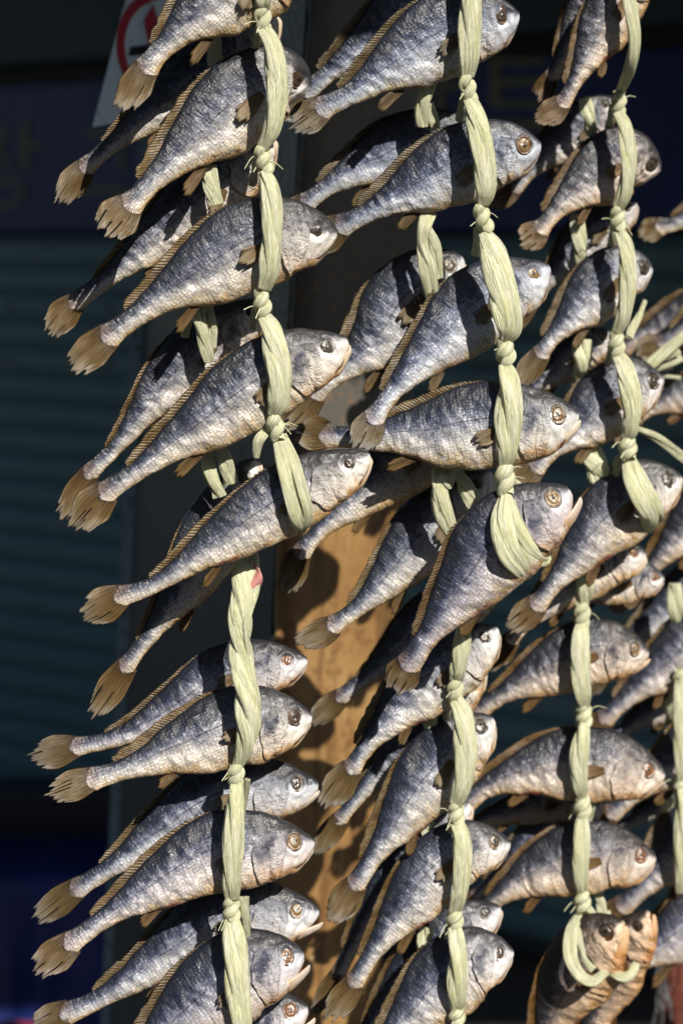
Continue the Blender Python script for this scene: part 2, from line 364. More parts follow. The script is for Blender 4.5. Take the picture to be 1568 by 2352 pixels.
        def dome(r0, hgt, base, n_r=9, n_a=28, rimdip=0.0, sq=1.0, sx=0, sy=0):
            rad = np.linspace(0, 1, n_r); an = np.linspace(0, 2 * math.pi, n_a, endpoint=False)
            Rg, Ag = np.meshgrid(rad, an, indexing='ij')
            z = base + hgt * np.sqrt(np.clip(1 - Rg ** 2 * .96, 0, 1)) + rimdip * np.exp(-((Rg - .86) / .09) ** 2) + pn(np.stack([Rg * np.cos(Ag) * 2.2, Rg * np.sin(Ag) * 2.2, np.full_like(Rg, seed + sd)], -1)) * .0006
            v = (p[0] + nn * z[..., None] + t1 * ((r0 * Rg * np.cos(Ag)) + sx)[..., None] + t2 * ((r0 * sq * Rg * np.sin(Ag)) + sy)[..., None]).reshape(-1, 3)
            return v, grid_faces(n_r, n_a, True), np.stack([Rg, Ag, Rg], -1).reshape(-1, 3)
        v, f, at_ = dome(ER, .0013, -.0005, rimdip=.0010, sq=1.12)
        e = mesh_obj('eye', v, f, M_IRIS, root, mid, {'rest': at_})
        ec = eye or random.choice([(1, 1, 1), (.35, .33, .33), (1.1, 1.0, .8), (.7, .6, .5), (.25, .25, .27)])
        e.color = (*ec, 1)
        v, f, at_ = dome(ER * .66, .0010, .0004, n_r=6, n_a=18, sq=1.15, sx=rr.uniform(-.1, .1) * ER, sy=rr.uniform(-.1, .15) * ER)
        pu = mesh_obj('pupil', v, f, M_PUPIL, e, mid, {'rest': at_}); pu.color = (*([min(9, x * 2.0) for x in ec] if max(ec) > 1.05 else [max(.6, x) for x in ec]), 1)
    # ---- gill covers: a plate over each cheek, free at its rear edge
    for sd in ((1, -1) if res >= .8 else (1,)):
        A, B = np.meshgrid(np.linspace(0, 1, 34), np.linspace(0, 1, 30), indexing='ij')   # A front to rear, B top to bottom
        hnn = .48 - 1.38 * B
        rear = .757 + .075 * np.abs(B - .55) ** 1.6 * 2 + .010 * pn(np.stack([B * 6, B * 0 + seed, B * 0], -1))
        front = .892 - .03 * np.abs(B - .4)
        s = front + (rear - front) * A
        thg = np.arcsin(np.clip(hnn, -.97, .97)); thg = thg if sd > 0 else math.pi - thg
        p0, _, _ = surf(s, thg); pj, _, _ = surf(s + .004, thg, False); pk, _, _ = surf(s, thg + .05, False); pz, _, _ = surf(s, thg, False)
        nn = nrm(np.cross(pj - pz, pk - pz)); c, t, n, u = at(s); nn *= np.sign((nn * n).sum(-1) * sd)[..., None]
        edge = sstep(0, .12, A) * sstep(0, .14, B) * (1 - .5 * sstep(.9, 1, B))
        off = -.0006 + edge * (.0009 + .0016 * A ** 1.5) * (Hm / .065)
        off += -.0012 * np.exp(-((A - (.42 + .10 * np.abs(B - .5))) / .035) ** 2) * edge + .0007 * sstep(.40, .25, A) * edge
        off += pn(np.stack([A * 4, B * 5, np.full_like(A, seed)], -1)) * .0007 * edge + pn(np.stack([A * 3, B * 22, np.full_like(A, seed)], -1)) * .00035 * edge * sstep(.5, 1, B)
        off += edge * ((1 - np.abs(pn(p0 * 115 + seed)) * 2) * .0006 - .0003 + pn(p0 * 210) * .0003)
        v = (p0 + nn * off[..., None]).reshape(-1, 3)
        g = mesh_obj('gill_cover', v, grid_faces(34, 30, flip=(sd < 0)), M_GILL, root, mid, {'rest': np.stack([A, B, A], -1).reshape(-1, 3)})
        md = g.modifiers.new('solid', 'SOLIDIFY'); md.thickness = .0009; md.offset = 1 if sd > 0 else 1
        md.offset = -1; g.color = tc
    # ---- lower jaw
    c, t, n, u = [a[0] for a in at(np.array([.95]))]; ch, _, _, uh = [a[0] for a in at(np.array([.92]))]; cs_, ts, ns, us = [a[0] for a in at(np.array([1.0]))]
    hinge = ch + uh * (fB(.92) * Hm * belly * .88); tip = cs_ + ts * (-.02 * Hm) + us * (.01 * Hm)
    ax = tip - hinge; jl = np.linalg.norm(ax); x = ax / jl; x = nrm(x - n * (x * n).sum()); yv = np.cross(n, x)
    a = -R(jaw); x, yv = math.cos(a) * x + math.sin(a) * yv, math.cos(a) * yv - math.sin(a) * x
    aa = np.linspace(-.4, 1, 30); be = np.linspace(-math.pi / 2, math.pi / 2, 13)
    rows = []; at_ = []
    for q in aa:
        k = max(q, 0); wj = Hm * fat * .135 * (1 - .72 * k ** 1.7) * sstep(-.5, -.05, q); tj = Hm * (.10 if jaw < 10 else .07) * (1 - .35 * k) * min(1, (1.03 - q) * 7) ** .5; ti = Hm * (.15 if jaw < 10 else .075) * (1 - .90 * k); tj *= sstep(-.42, .1, q)
        lift = Hm * (.02 * math.sin(k * 3.1) * -1)
        cc = hinge + x * (q * jl) + yv * (lift + Hm * .03)
        o = [cc + n * (wj * math.sin(z)) - yv * (tj * math.cos(z) - ti * (1 - math.cos(z))) for z in be]
        i = [cc + n * (wj * .80 * math.sin(z)) + yv * (ti * (1 - .55 * math.cos(z))) for z in be[::-1]]
        rows.append(o + i); at_ += [(0, max(q, 0), 0)] * len(be) + [(1, max(q, 0), 0)] * len(be)
    v = np.array(rows).reshape(-1, 3); v = v + pn(v * 220 + seed)[:, None] * .0004 * yv
    jb = mesh_obj('lower_jaw', v, grid_faces(len(aa), 2 * len(be), True), M_JAW, root, mid, {'rest': at_}); jb.color = tc
    # ---- tail fin
    nj, nvv = 33, 16
    jj = np.linspace(-1, 1, nj); vv = np.linspace(0, 1, nvv)
    rag = 1.03 - .30 * np.abs(jj) ** 2.4 + .20 * pn(np.stack([jj * 4, jj * 0 + seed, jj * 0], -1)) + rr.uniform(-.08, .04, nj)
    spread = tailw * Hm * rr.uniform(.9, 1.1)
    J, Vv = np.meshgrid(np.arange(nj), vv, indexing='ij'); jf = jj[J]; lenf = Vv * rag[J]
    uu = ub * (1 - lenf); g = lambda A_: np.stack([np.interp(uu, U_, A_[:, k]) for k in range(3)], -1)
    ext = np.clip(lenf - 1, 0, None)
    cc, t, n, u = g(C), nrm(g(T)), nrm(g(N)), nrm(g(Up)); cc = cc - t * (ext * ub * LT)[..., None]
    hw = (.150 * Hm + (spread - .150 * Hm) * np.sin(np.clip(Vv * 1.25, 0, 1) * math.pi / 2)) * (1 - .20 * sstep(.62, 1.05, Vv))
    curl = rr.uniform(-.006, .006)
    rip = .0016 * np.sin(jf * rr.uniform(3, 6) + seed) * Vv + .0005 * ((J % 2) * 2 - 1) * sstep(0, .2, Vv) + curl * Vv ** 2 * jf + pn(np.stack([jf * 2, Vv * 2, Vv * 0 + seed], -1)) * .003 * Vv
    pos = cc + t * (.02 * L * (1 - Vv))[..., None] + u * (jf * hw * (1 + .06 * np.sin(seed + jf * 3)))[..., None] + n * rip[..., None]
    fc = grid_faces(nj, nvv); keep = np.ones(len(fc), bool)
    for _ in range(rr.integers(1, 4)):
        g0 = rr.integers(4, nj - 5); st = rr.integers(7, 12); wdt = 1
        for gg in range(g0, g0 + wdt):
            keep[gg * (nvv - 1) + st:(gg + 1) * (nvv - 1)] = False
    tf = mesh_obj('tail_fin', pos.reshape(-1, 3), fc[keep], M_FIN, root, mid, {'fin': np.stack([jf * .5, Vv, Vv], -1).reshape(-1, 3)})
    md = tf.modifiers.new('solid', 'SOLIDIFY'); md.thickness = .0007; md.offset = 0; tf.color = tc
    # ---- dorsal fin folded back along the spine
    nsd, nh = 190, 7
    sd_ = np.linspace(.73, .13, nsd); hh = np.linspace(0, 1, nh)
    prof = np.interp(sd_, [.13, .15, .20, .3, .45, .6, .73], [.03, .08, .108, .108, .085, .055, .02]) * Hm * dors * rr.uniform(.85, 1.15)
    tooth = 1 + .07 * ((np.arange(nsd) % 3) / 2.0 - .5) + .14 * pn(np.stack([sd_ * 30, sd_ * 0 + seed, sd_ * 0], -1)) + np.where(sd_ > .56, .35 * ((np.arange(nsd) % 5 == 0) - .25), 0)
    K, Hh = np.meshgrid(np.arange(nsd), hh, indexing='ij'); s = sd_[K]; hg = prof[K] * tooth[K] * Hh
    s2 = s - hg * 1.25 / L
    c, t, n, u = at(s2); lean = rr.uniform(-.1, .55)
    bl = -.035 * Hm
    pos = c + u * (ftop(s) + bl + hg + .035 * Hm * Hh * 0)[..., None] + n * (hg * lean + .0004 * np.where(K % 4 < 2, 1, -1) * Hh + .0012 * np.sin(s * 30 + seed) * Hh)[..., None]
    df = mesh_obj('dorsal_fin', pos.reshape(-1, 3), grid_faces(nsd, nh), M_FIN, root, mid, {'fin': np.stack([s * 2.2, Hh * .7 + .05 + .25 * pn(np.stack([s * 14, s * 0 + seed, Hh], -1)), Hh], -1).reshape(-1, 3)})
    md = df.modifiers.new('solid', 'SOLIDIFY'); md.thickness = .0010; md.offset = 0; df.color = tc
    # ---- small fins: anal (below), pectoral (on the flank behind the gill)
    def fan(name, base, dirv, spreadv, nor, ln, w0, w1, nr=13, nl=9, dark=0):
        jx = np.linspace(-1, 1, nr); lv = np.linspace(0, 1, nl); Jx, Lv = np.meshgrid(np.arange(nr), lv, indexing='ij'); jf = jx[Jx]
        rg = (1 - .18 * jx ** 2 + rr.uniform(-.13, .08, nr))[Jx]
        pos = base + dirv * (Lv * rg * ln)[..., None] + spreadv * (jf * (w0 + (w1 - w0) * Lv ** .8) + w1 * .0)[..., None] + nor * ((.0006 * ((Jx % 2) * 2 - 1) + .002 * np.sin(jf * 3 + seed)) * Lv)[..., None]
        o = mesh_obj(name, pos.reshape(-1, 3), grid_faces(nr, nl), M_FIN, root, mid, {'fin': np.stack([jf * .3 + .7, Lv * .5 + (.12 if name == 'anal_fin' else .48), Lv], -1).reshape(-1, 3)})
        md = o.modifiers.new('solid', 'SOLIDIFY'); md.thickness = .0008; md.offset = 0; o.color = (*[k * g for k, g in zip(tint, (1.1, 1.02, .88))], 1)
    c, t, n, u = [a[0] for a in at(np.array([.35]))]
    bs = c + u * (fB(.35) * Hm * belly * .93)
    ang = R(rr.uniform(-14, -2)); d_ = -t * math.cos(ang) + u * math.sin(ang) ; 
    fan('anal_fin', bs, nrm(d_ + n * .08), nrm(-t * math.sin(ang) * -1 * -1 - u * math.cos(ang) * -1), n, .34 * Hm * rr.uniform(.85, 1.2), .05 * Hm, .07 * Hm)
    p, _, _ = surf(np.array([.725]), np.array([-.12])); c, t, n, u = [a[0] for a in at(np.array([.725]))]
    ang = R(rr.uniform(5, 25)); d_ = -t * math.cos(ang) - u * math.sin(ang) + n * .08
    fan('pectoral_fin', p[0] + n * .0005, nrm(d_), nrm(u * math.cos(ang) - t * math.sin(ang)), n, .40 * Hm, .045 * Hm, .10 * Hm)
    return root

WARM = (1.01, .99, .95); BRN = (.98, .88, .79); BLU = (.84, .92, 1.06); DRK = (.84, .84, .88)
DK, GOLD, PALE, MIDD, RED = (.22, .22, .24), (1.08, .88, .55), (1.6, 1.5, 1.15), (.7, .6, .5), (1.1, .62, .36)
UL = 'fish on the upper left rope'; UM = 'fish on the upper middle rope'; LL = 'fish on the lower left rope'; LM = 'fish on the lower middle rope'
UR = 'fish on the upper right rope'; LR = 'fish on the lower right rope'; FR = 'fish on the far right ropes'

# upper left rope, front row then back row
fish('dried fish cut by the top edge, tail hanging before the red and white plate', [(283, 250), (335, 160), (380, 105), (480, 5), (600, -70), (700, -110)], 190, 1.545, (-.03, .01), 4, tint=WARM, group=UL, wr=.5)
fish('plump dried fish with turned-away head just below the red and white plate', [(240, 535), (296, 474), (370, 395), (500, 265), (630, 175), (704, 205)], 205, 1.55, (-.03, .05), 4, tint=WARM, group=UL, wr=.5, tailw=.27)
fish('dried fish with round black eye, snout touching the tail of a blue grey fish', [(164, 848), (245, 776), (330, 710), (500, 588), (640, 530), (772, 545)], 196, 1.55, (-.02, .015), 2, jaw=0, tint=WARM, group=UL, eye=DK, wr=.5)
fish('dried fish with big dark eye and deeply creased belly, over two crossing tails at left', [(172, 1210), (240, 1137), (330, 1072), (480, 958), (630, 850), (800, 790)], 182, 1.55, (-.02, .01), 2, jaw=8, tint=WARM, group=UL, eye=DK, wr=1.3)
fish('pale slender dried fish held in the bottom loop of the upper left rope', [(192, 1418), (275, 1372), (370, 1335), (520, 1226), (660, 1132), (851, 1050)], 152, 1.55, (-.02, 0), 2, jaw=6, tint=WARM, group=UL, eye=MIDD, wr=.6, tailw=.25)
fish('shadowed dried fish whose amber tail points at the yellow sign letter at left', [(138, 465), (195, 388), (270, 322), (400, 215), (520, 120), (640, 40)], 150, 1.605, (-.02, .01), 8, tint=WARM, group=UL, tailw=.26)
fish('shadowed dried fish with stubby amber tail before the grey shutter slats', [(113, 765), (170, 698), (250, 635), (380, 520), (500, 415), (630, 320)], 150, 1.605, (-.02, .01), 8, tint=WARM, group=UL, tailw=.26)
fish('shadowed slender dried fish with dark back, its tail crossing the tail of the creased fish', [(140, 1190), (205, 1090), (275, 1015), (375, 880), (480, 780), (620, 700)], 140, 1.605, (-.02, .01), 12, tint=WARM, group=UL)
fish('dark backed dried fish hanging steeply below the loop, tail end in sunlight', [(208, 1648), (288, 1535), (350, 1450), (430, 1325), (500, 1190), (590, 1060)], 150, 1.605, (-.015, .01), 8, tint=WARM, group=UL)
# upper middle rope
fish('blue grey dried fish at the top of the middle rope, head beside the blue sign', [(674, 295), (735, 252), (815, 210), (940, 118), (1060, 55), (1190, 42)], 185, 1.62, (-.01, .02), 2, jaw=0, tint=BLU, group=UM, eye=MIDD)
fish('shadowed navy dried fish behind the topmost fish of the middle rope', [(640, 270), (700, 212), (780, 145), (890, 55), (990, -30), (1090, -90)], 165, 1.67, (0, .01), 8, tint=BLU, group=UM)
fish('blue grey dried fish, second down the middle rope, its tail behind the black eyed head', [(715, 565), (780, 522), (870, 475), (1000, 397), (1130, 345), (1240, 345)], 190, 1.62, (.02, .02), 2, jaw=0, tint=BLU, group=UM, eye=GOLD)
fish('blue dried fish with neat scale rows directly above and behind the black eyed head', [(640, 520), (700, 468), (780, 408), (880, 350), (980, 318), (1100, 300)], 165, 1.675, (0, .02), 4, tint=BLU, group=UM, wr=.3)
fish('plump dark blue dried fish tilted steeply under the widest rope ribbon, head turned away', [(822, 1030), (856, 965), (910, 888), (1010, 775), (1110, 680), (1262, 622)], 172, 1.615, (-.01, .05), 2, jaw=0, tint=BLU, group=UM, eye=GOLD)
fish('dried fish behind the steep blue one, its belly beside the big dark eyed head', [(652, 975), (718, 905), (800, 835), (870, 765), (950, 665), (1065, 600)], 190, 1.675, (0, .02), 2, jaw=0, tint=(.95, .97, 1), group=UM)
fish('nearly level dried fish with silver cheek and golden eye at the middle of the photo', [(682, 990), (745, 998), (830, 1003), (960, 985), (1130, 960), (1328, 962)], 185, 1.625, (.02, -.01), -2, jaw=10, tint=(.98, 1, 1.02), group=UM, eye=GOLD)
fish('pale bellied dried fish passing under the jaw of the fish in the left loop', [(656, 1362), (690, 1275), (750, 1205), (850, 1118), (960, 1035), (1090, 965)], 150, 1.665, (0, .02), -4, tint=WARM, group=UM, wr=.2)
fish('dark open mouthed dried fish held in the bottom loop of the middle rope', [(903, 1585), (935, 1532), (990, 1450), (1080, 1320), (1170, 1215), (1312, 1135)], 196, 1.615, (-.01, .0), 2, jaw=24, tint=(.86, .84, .92), group=UM, eye=PALE)
fish('scaly dried fish with shadow across its shoulder before the yellow post', [(685, 1478), (762, 1440), (840, 1380), (935, 1270), (1030, 1165), (1130, 1090)], 158, 1.675, (0, .02), 2, tint=(.95, .97, 1), group=UM, wr=.6)
# lower middle rope
fish('dried fish with fanned tail left of the amber tail of the looped open mouthed fish', [(712, 1662), (780, 1603), (860, 1540), (960, 1440), (1060, 1370), (1160, 1310)], 115, 1.725, (0, .01), 6, tint=(.9, .9, .95), group=LM)
fish('topmost front dried fish on the lower middle rope, head peeking out right of the rope', [(745, 1850), (805, 1768), (870, 1675), (960, 1575), (1050, 1500), (1146, 1452)], 150, 1.68, (-.01, .02), 2, jaw=2, tint=(.97, 1, 1.03), group=LM)
fish('dried fish between the two topmost front fish of the lower middle rope, mostly covered', [(725, 1960), (780, 1885), (850, 1800), (940, 1700), (1030, 1600), (1110, 1530)], 118, 1.725, (0, .01), 4, tint=(.97, 1, 1), group=LM)
fish('plump dried fish with wrinkled flank, second in front on the lower middle rope', [(762, 2115), (815, 2035), (880, 1935), (970, 1800), (1055, 1705), (1136, 1660)], 168, 1.68, (-.01, .03), 2, jaw=0, tint=(.97, .98, 1), group=LM)
fish('dark dried fish squeezed behind the third front fish of the lower middle rope', [(722, 2325), (775, 2240), (835, 2120), (915, 2000), (1000, 1910), (1080, 1850)], 110, 1.725, (0, .01), 4, tint=(.9, .9, .95), group=LM)
fish('pale bellied dried fish, third in front on the lower middle rope, with greyish blunt head', [(755, 2335), (812, 2260), (885, 2145), (975, 2020), (1065, 1950), (1170, 1945)], 150, 1.68, (-.01, .02), 2, jaw=0, tint=(1, 1, 1), group=LM)
fish('shadowed dried fish between the two lowest fish of the lower middle rope', [(770, 2500), (820, 2410), (890, 2290), (980, 2180), (1060, 2120), (1150, 2090)], 120, 1.725, (0, .01), 4, tint=(.9, .9, .95), group=LM)
fish('lowest dried fish on the lower middle rope, its body cut by the bottom edge', [(760, 2540), (830, 2460), (910, 2360), (1000, 2255), (1080, 2195), (1176, 2195)], 165, 1.68, (-.01, .02), 2, jaw=3, tint=(.97, .97, 1), group=LM)
# lower left rope, back and front rows
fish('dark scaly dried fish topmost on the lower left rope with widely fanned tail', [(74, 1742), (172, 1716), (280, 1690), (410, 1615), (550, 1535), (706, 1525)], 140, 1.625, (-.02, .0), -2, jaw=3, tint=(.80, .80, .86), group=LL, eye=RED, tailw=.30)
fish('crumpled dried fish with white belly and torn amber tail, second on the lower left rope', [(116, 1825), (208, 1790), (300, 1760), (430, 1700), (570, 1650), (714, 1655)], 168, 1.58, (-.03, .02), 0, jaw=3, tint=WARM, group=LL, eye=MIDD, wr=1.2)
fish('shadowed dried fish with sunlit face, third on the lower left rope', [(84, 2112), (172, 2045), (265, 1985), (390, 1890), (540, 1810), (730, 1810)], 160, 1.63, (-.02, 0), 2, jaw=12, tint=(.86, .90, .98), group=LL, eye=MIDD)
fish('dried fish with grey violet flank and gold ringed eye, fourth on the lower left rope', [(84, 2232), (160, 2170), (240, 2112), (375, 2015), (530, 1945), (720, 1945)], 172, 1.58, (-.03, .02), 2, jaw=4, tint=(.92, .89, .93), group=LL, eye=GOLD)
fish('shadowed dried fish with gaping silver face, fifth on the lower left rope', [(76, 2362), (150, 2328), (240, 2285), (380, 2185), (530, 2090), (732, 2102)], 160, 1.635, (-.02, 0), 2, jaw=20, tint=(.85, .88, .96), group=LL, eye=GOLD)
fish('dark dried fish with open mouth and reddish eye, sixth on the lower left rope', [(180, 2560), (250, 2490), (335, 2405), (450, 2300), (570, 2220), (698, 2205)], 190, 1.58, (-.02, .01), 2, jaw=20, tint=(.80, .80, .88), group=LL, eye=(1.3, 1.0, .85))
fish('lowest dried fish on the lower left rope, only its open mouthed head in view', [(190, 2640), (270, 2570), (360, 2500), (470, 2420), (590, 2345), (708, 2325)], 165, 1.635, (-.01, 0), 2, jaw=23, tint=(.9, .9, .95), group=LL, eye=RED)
# upper right rope
fish('narrow dried fish hanging almost upright, left of the topmost right pair', [(1234, 228), (1264, 178), (1295, 110), (1335, 20), (1385, -70), (1450, -140)], 110, 1.74, (0, .01), 8, tint=BRN, group=UR)
fish('brownish dried fish hanging almost upright at the top of the right rope', [(1236, 280), (1288, 238), (1325, 175), (1370, 80), (1420, -10), (1480, -90)], 135, 1.695, (0, .02), 2, tint=BRN, group=UR)
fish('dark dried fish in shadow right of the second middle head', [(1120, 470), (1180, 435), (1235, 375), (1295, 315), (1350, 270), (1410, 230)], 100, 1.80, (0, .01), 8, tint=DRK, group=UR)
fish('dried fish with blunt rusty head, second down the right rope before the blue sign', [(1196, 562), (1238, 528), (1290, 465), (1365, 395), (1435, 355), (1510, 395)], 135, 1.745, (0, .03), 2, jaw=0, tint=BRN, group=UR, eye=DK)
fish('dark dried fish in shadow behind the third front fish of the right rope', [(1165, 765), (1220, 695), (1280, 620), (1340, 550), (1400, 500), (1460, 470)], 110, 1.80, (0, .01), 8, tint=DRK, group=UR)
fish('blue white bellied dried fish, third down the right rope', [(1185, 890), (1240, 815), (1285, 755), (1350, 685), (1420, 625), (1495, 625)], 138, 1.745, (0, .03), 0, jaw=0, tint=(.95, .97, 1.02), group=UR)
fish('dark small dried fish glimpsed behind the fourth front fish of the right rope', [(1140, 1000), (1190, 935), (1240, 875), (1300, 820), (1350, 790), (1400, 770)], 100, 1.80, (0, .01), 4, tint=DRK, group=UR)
fish('pale bellied dried fish, fourth down the right rope, behind the level silver cheeked one', [(1170, 1130), (1225, 1075), (1280, 1020), (1355, 950), (1430, 885), (1520, 880)], 150, 1.745, (0, .03), 0, jaw=0, tint=(.97, .98, 1), group=UR)
fish('pale slim dried fish held in the bottom loop of the right rope', [(1168, 1445), (1228, 1392), (1290, 1315), (1380, 1200), (1460, 1125), (1566, 1105)], 150, 1.745, (0, .02), 0, jaw=0, tint=(1, .97, .95), group=UR, wr=.5)
fish('dried fish with frayed tail hanging lowest behind the looped right fish', [(1122, 1535), (1172, 1472), (1240, 1400), (1330, 1320), (1400, 1285), (1482, 1280)], 118, 1.80, (0, .0), -4, jaw=8, tint=(1.0, .97, .94), group=UR, eye=RED)
fish('silver faced dried fish tucked under the looped right fish, lower of the two heads', [(1210, 1420), (1262, 1395), (1320, 1370), (1390, 1340), (1450, 1325), (1522, 1335)], 100, 1.83, (0, 0), 0, jaw=4, tint=(1.0, .97, .95), group=UR, eye=RED)
# lower right rope
fish('plump dried fish with pale open mouth, topmost on the lower right rope', [(1040, 1690), (1095, 1640), (1170, 1585), (1270, 1528), (1380, 1490), (1487, 1508)], 140, 1.80, (.01, 0), 0, jaw=14, tint=BRN, group=LR, eye=GOLD)
fish('brown arched dried fish with orange eye, second on the lower right rope', [(980, 1925), (1045, 1870), (1130, 1800), (1260, 1755), (1390, 1750), (1522, 1790)], 145, 1.80, (.01, 0), 0, jaw=5, tint=BRN, group=LR, eye=RED)
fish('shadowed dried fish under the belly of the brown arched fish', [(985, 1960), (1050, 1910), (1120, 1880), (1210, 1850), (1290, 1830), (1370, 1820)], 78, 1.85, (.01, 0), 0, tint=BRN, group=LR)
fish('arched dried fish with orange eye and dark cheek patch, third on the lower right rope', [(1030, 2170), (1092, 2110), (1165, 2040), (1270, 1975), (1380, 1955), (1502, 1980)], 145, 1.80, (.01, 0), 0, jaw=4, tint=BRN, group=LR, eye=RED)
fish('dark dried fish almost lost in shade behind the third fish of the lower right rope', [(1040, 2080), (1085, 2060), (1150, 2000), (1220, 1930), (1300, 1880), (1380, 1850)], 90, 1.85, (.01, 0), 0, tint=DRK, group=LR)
fish('orange headed dried fish hung by the bottom loop, left one of the drooping pair', [(1190, 2530), (1222, 2450), (1258, 2350), (1310, 2240), (1365, 2165), (1432, 2125)], 150, 1.80, (.03, -.03), 10, jaw=10, tint=(1.05, .82, .60), group=LR, eye=(.5, .3, .2))
fish('orange headed dried fish hung by the bottom loop, right one of the drooping pair', [(1290, 2540), (1325, 2450), (1360, 2350), (1400, 2240), (1440, 2160), (1490, 2100)], 118, 1.84, (.03, -.03), 10, jaw=16, tint=(1.05, .80, .58), group=LR)
# far right
fish('blurred dried fish tail entering from the right edge beside the blue sign', [(1468, 540), (1510, 522), (1560, 510), (1640, 470), (1720, 430), (1800, 400)], 110, 1.95, (0, 0), 0, tint=WARM, group=FR, res=.7)
fish('blurred dried fish with yellow tail entering at the right edge above the cut straw ends', [(1462, 810), (1515, 790), (1570, 755), (1650, 690), (1730, 640), (1800, 600)], 115, 1.90, (0, 0), 0, tint=WARM, group=FR, res=.7)
fish('blurred brown dried fish in the background behind the yellow tail at the right edge', [(1380, 860), (1430, 800), (1490, 765), (1560, 740), (1640, 720), (1720, 700)], 125, 1.98, (0, 0), 0, tint=BRN, group=FR, res=.7)
fish('dim dried fish at the right edge below the cut straw ends', [(1400, 1010), (1450, 965), (1510, 930), (1590, 900), (1680, 880), (1760, 870)], 115, 1.95, (0, 0), 0, tint=BRN, group=FR, res=.7)
fish('dried fish running up to the right edge beside the loop of the right rope', [(1400, 1400), (1460, 1345), (1520, 1275), (1600, 1185), (1680, 1120), (1760, 1080)], 125, 1.89, (0, 0), 0, tint=BRN, group=FR, res=.8)
fish('dried fish in front of the upper far right strand, tail by the lower right rope', [(1330, 1702), (1385, 1655), (1450, 1590), (1550, 1505), (1650, 1430), (1750, 1400)], 125, 1.89, (0, 0), 0, tint=(.95, .9, .9), group=FR, res=.8)
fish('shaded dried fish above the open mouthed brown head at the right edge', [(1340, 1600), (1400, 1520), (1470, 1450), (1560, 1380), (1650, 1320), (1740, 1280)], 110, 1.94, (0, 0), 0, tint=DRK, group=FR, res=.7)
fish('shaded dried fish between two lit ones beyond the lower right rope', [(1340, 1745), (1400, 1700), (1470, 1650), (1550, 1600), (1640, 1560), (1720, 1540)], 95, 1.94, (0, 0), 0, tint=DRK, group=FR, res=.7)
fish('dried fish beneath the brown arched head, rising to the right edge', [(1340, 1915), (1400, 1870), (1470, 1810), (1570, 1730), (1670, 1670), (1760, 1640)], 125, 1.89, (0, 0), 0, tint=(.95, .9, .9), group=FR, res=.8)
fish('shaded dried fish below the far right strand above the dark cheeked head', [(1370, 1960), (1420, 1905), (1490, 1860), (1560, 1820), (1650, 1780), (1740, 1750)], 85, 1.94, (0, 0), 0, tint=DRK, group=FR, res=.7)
fish('broad greyish dried fish right of the dark cheeked head on the lower right rope', [(1370, 2140), (1425, 2085), (1490, 2020), (1570, 1935), (1660, 1860), (1740, 1820)], 140, 1.89, (0, 0), 0, tint=(.92, .88, .9), group=FR, res=.8)
fish('broad dried fish behind the orange drooping pair, lowest at the right edge', [(1330, 2310), (1400, 2260), (1470, 2200), (1560, 2140), (1660, 2080), (1750, 2050)], 140, 1.90, (0, 0), 0, tint=(.92, .88, .9), group=FR, res=.8)

# ------------------------------------------------------------------ straw ropes
def bundle(name, pts, Y, parent, origin, K=4, twist=.85, nseg=70, flat=.46, seed=0, fill=1.0):
    """one strand: K folded ribbons lying beside each other; pts = (px, py, width_px[, dY])"""
    a = np.array([[*P(p[0], p[1], Y + (p[3] if len(p) > 3 else 0)), p[2] * Y / F] for p in pts])
    a[:, 3] *= .80; Cn, L, _ = spline(a, nseg); C = Cn[:, :3]; W = np.maximum(Cn[:, 3], .002); T = nrm(np.gradient(C, axis=0))
    V = nrm(np.array([0, 0, CAMZ]) - C); N = nrm(V - (V * T).sum(1)[:, None] * T); B = np.cross(T, N)
    t = np.linspace(0, 1, nseg); na = 26; an = np.linspace(0, 2 * math.pi, na, endpoint=False)
    verts = []; faces = []; uv = []
    for k in range(K):
        ph = 2 * math.pi * (k + .3 * math.sin(seed + k)) / K + twist * math.pi * t + seed + .5 * np.sin(t * 3 + k * 2 + seed)
        ox = np.cos(ph) * W * (.27 if K > 1 else 0); oz = np.sin(ph) * W * (.27 if K > 1 else 0) * flat
        rb = W * (.5 if K == 1 else (.25 + .30 / K)) * (1 + .16 * np.sin(t * 5 + k * 1.7 + seed)) * fill
        Tg, Ag = np.meshgrid(np.arange(nseg), an, indexing='ij')
        nz = pn(np.stack([np.cos(Ag) * 1.9, np.sin(Ag) * 1.9, t[Tg] * 2.2 + k * 7 + seed], -1)) * .34 + pn(np.stack([np.cos(Ag) * 5, np.sin(Ag) * 5, t[Tg] * 4 + k * 3 + seed], -1)) * .16
        rr_ = rb[Tg] * (1 + nz)
        pos = C[Tg] + B[Tg] * (ox[Tg] + rr_ * np.cos(Ag))[..., None] + N[Tg] * (oz[Tg] + rr_ * np.sin(Ag) * (flat + .12))[..., None]
        f = grid_faces(nseg, na, True) + k * nseg * na
        verts.append(pos.reshape(-1, 3)); faces.append(f)
        uv.append(np.stack([Ag / 6.2832 * 2.0 + k * 3.1, t[Tg] * L * 2.0, np.full_like(Ag, k * 1.7 + seed)], -1).reshape(-1, 3))
    o = mesh_obj(name, np.vstack(verts), np.vstack(faces), M_ROPE, parent, origin, {'uvw': np.vstack(uv)})
    b = __import__('bmesh').new(); b.from_mesh(o.data); b.verts.ensure_lookup_table()
    for k in range(K):
        for base, fl in ((k * nseg * na, 1), (k * nseg * na + (nseg - 1) * na, 0)):
            ring = [b.verts[base + q] for q in range(na)]; b.faces.new(ring[::-1] if fl else ring)
    b.to_mesh(o.data); b.free()
    return o

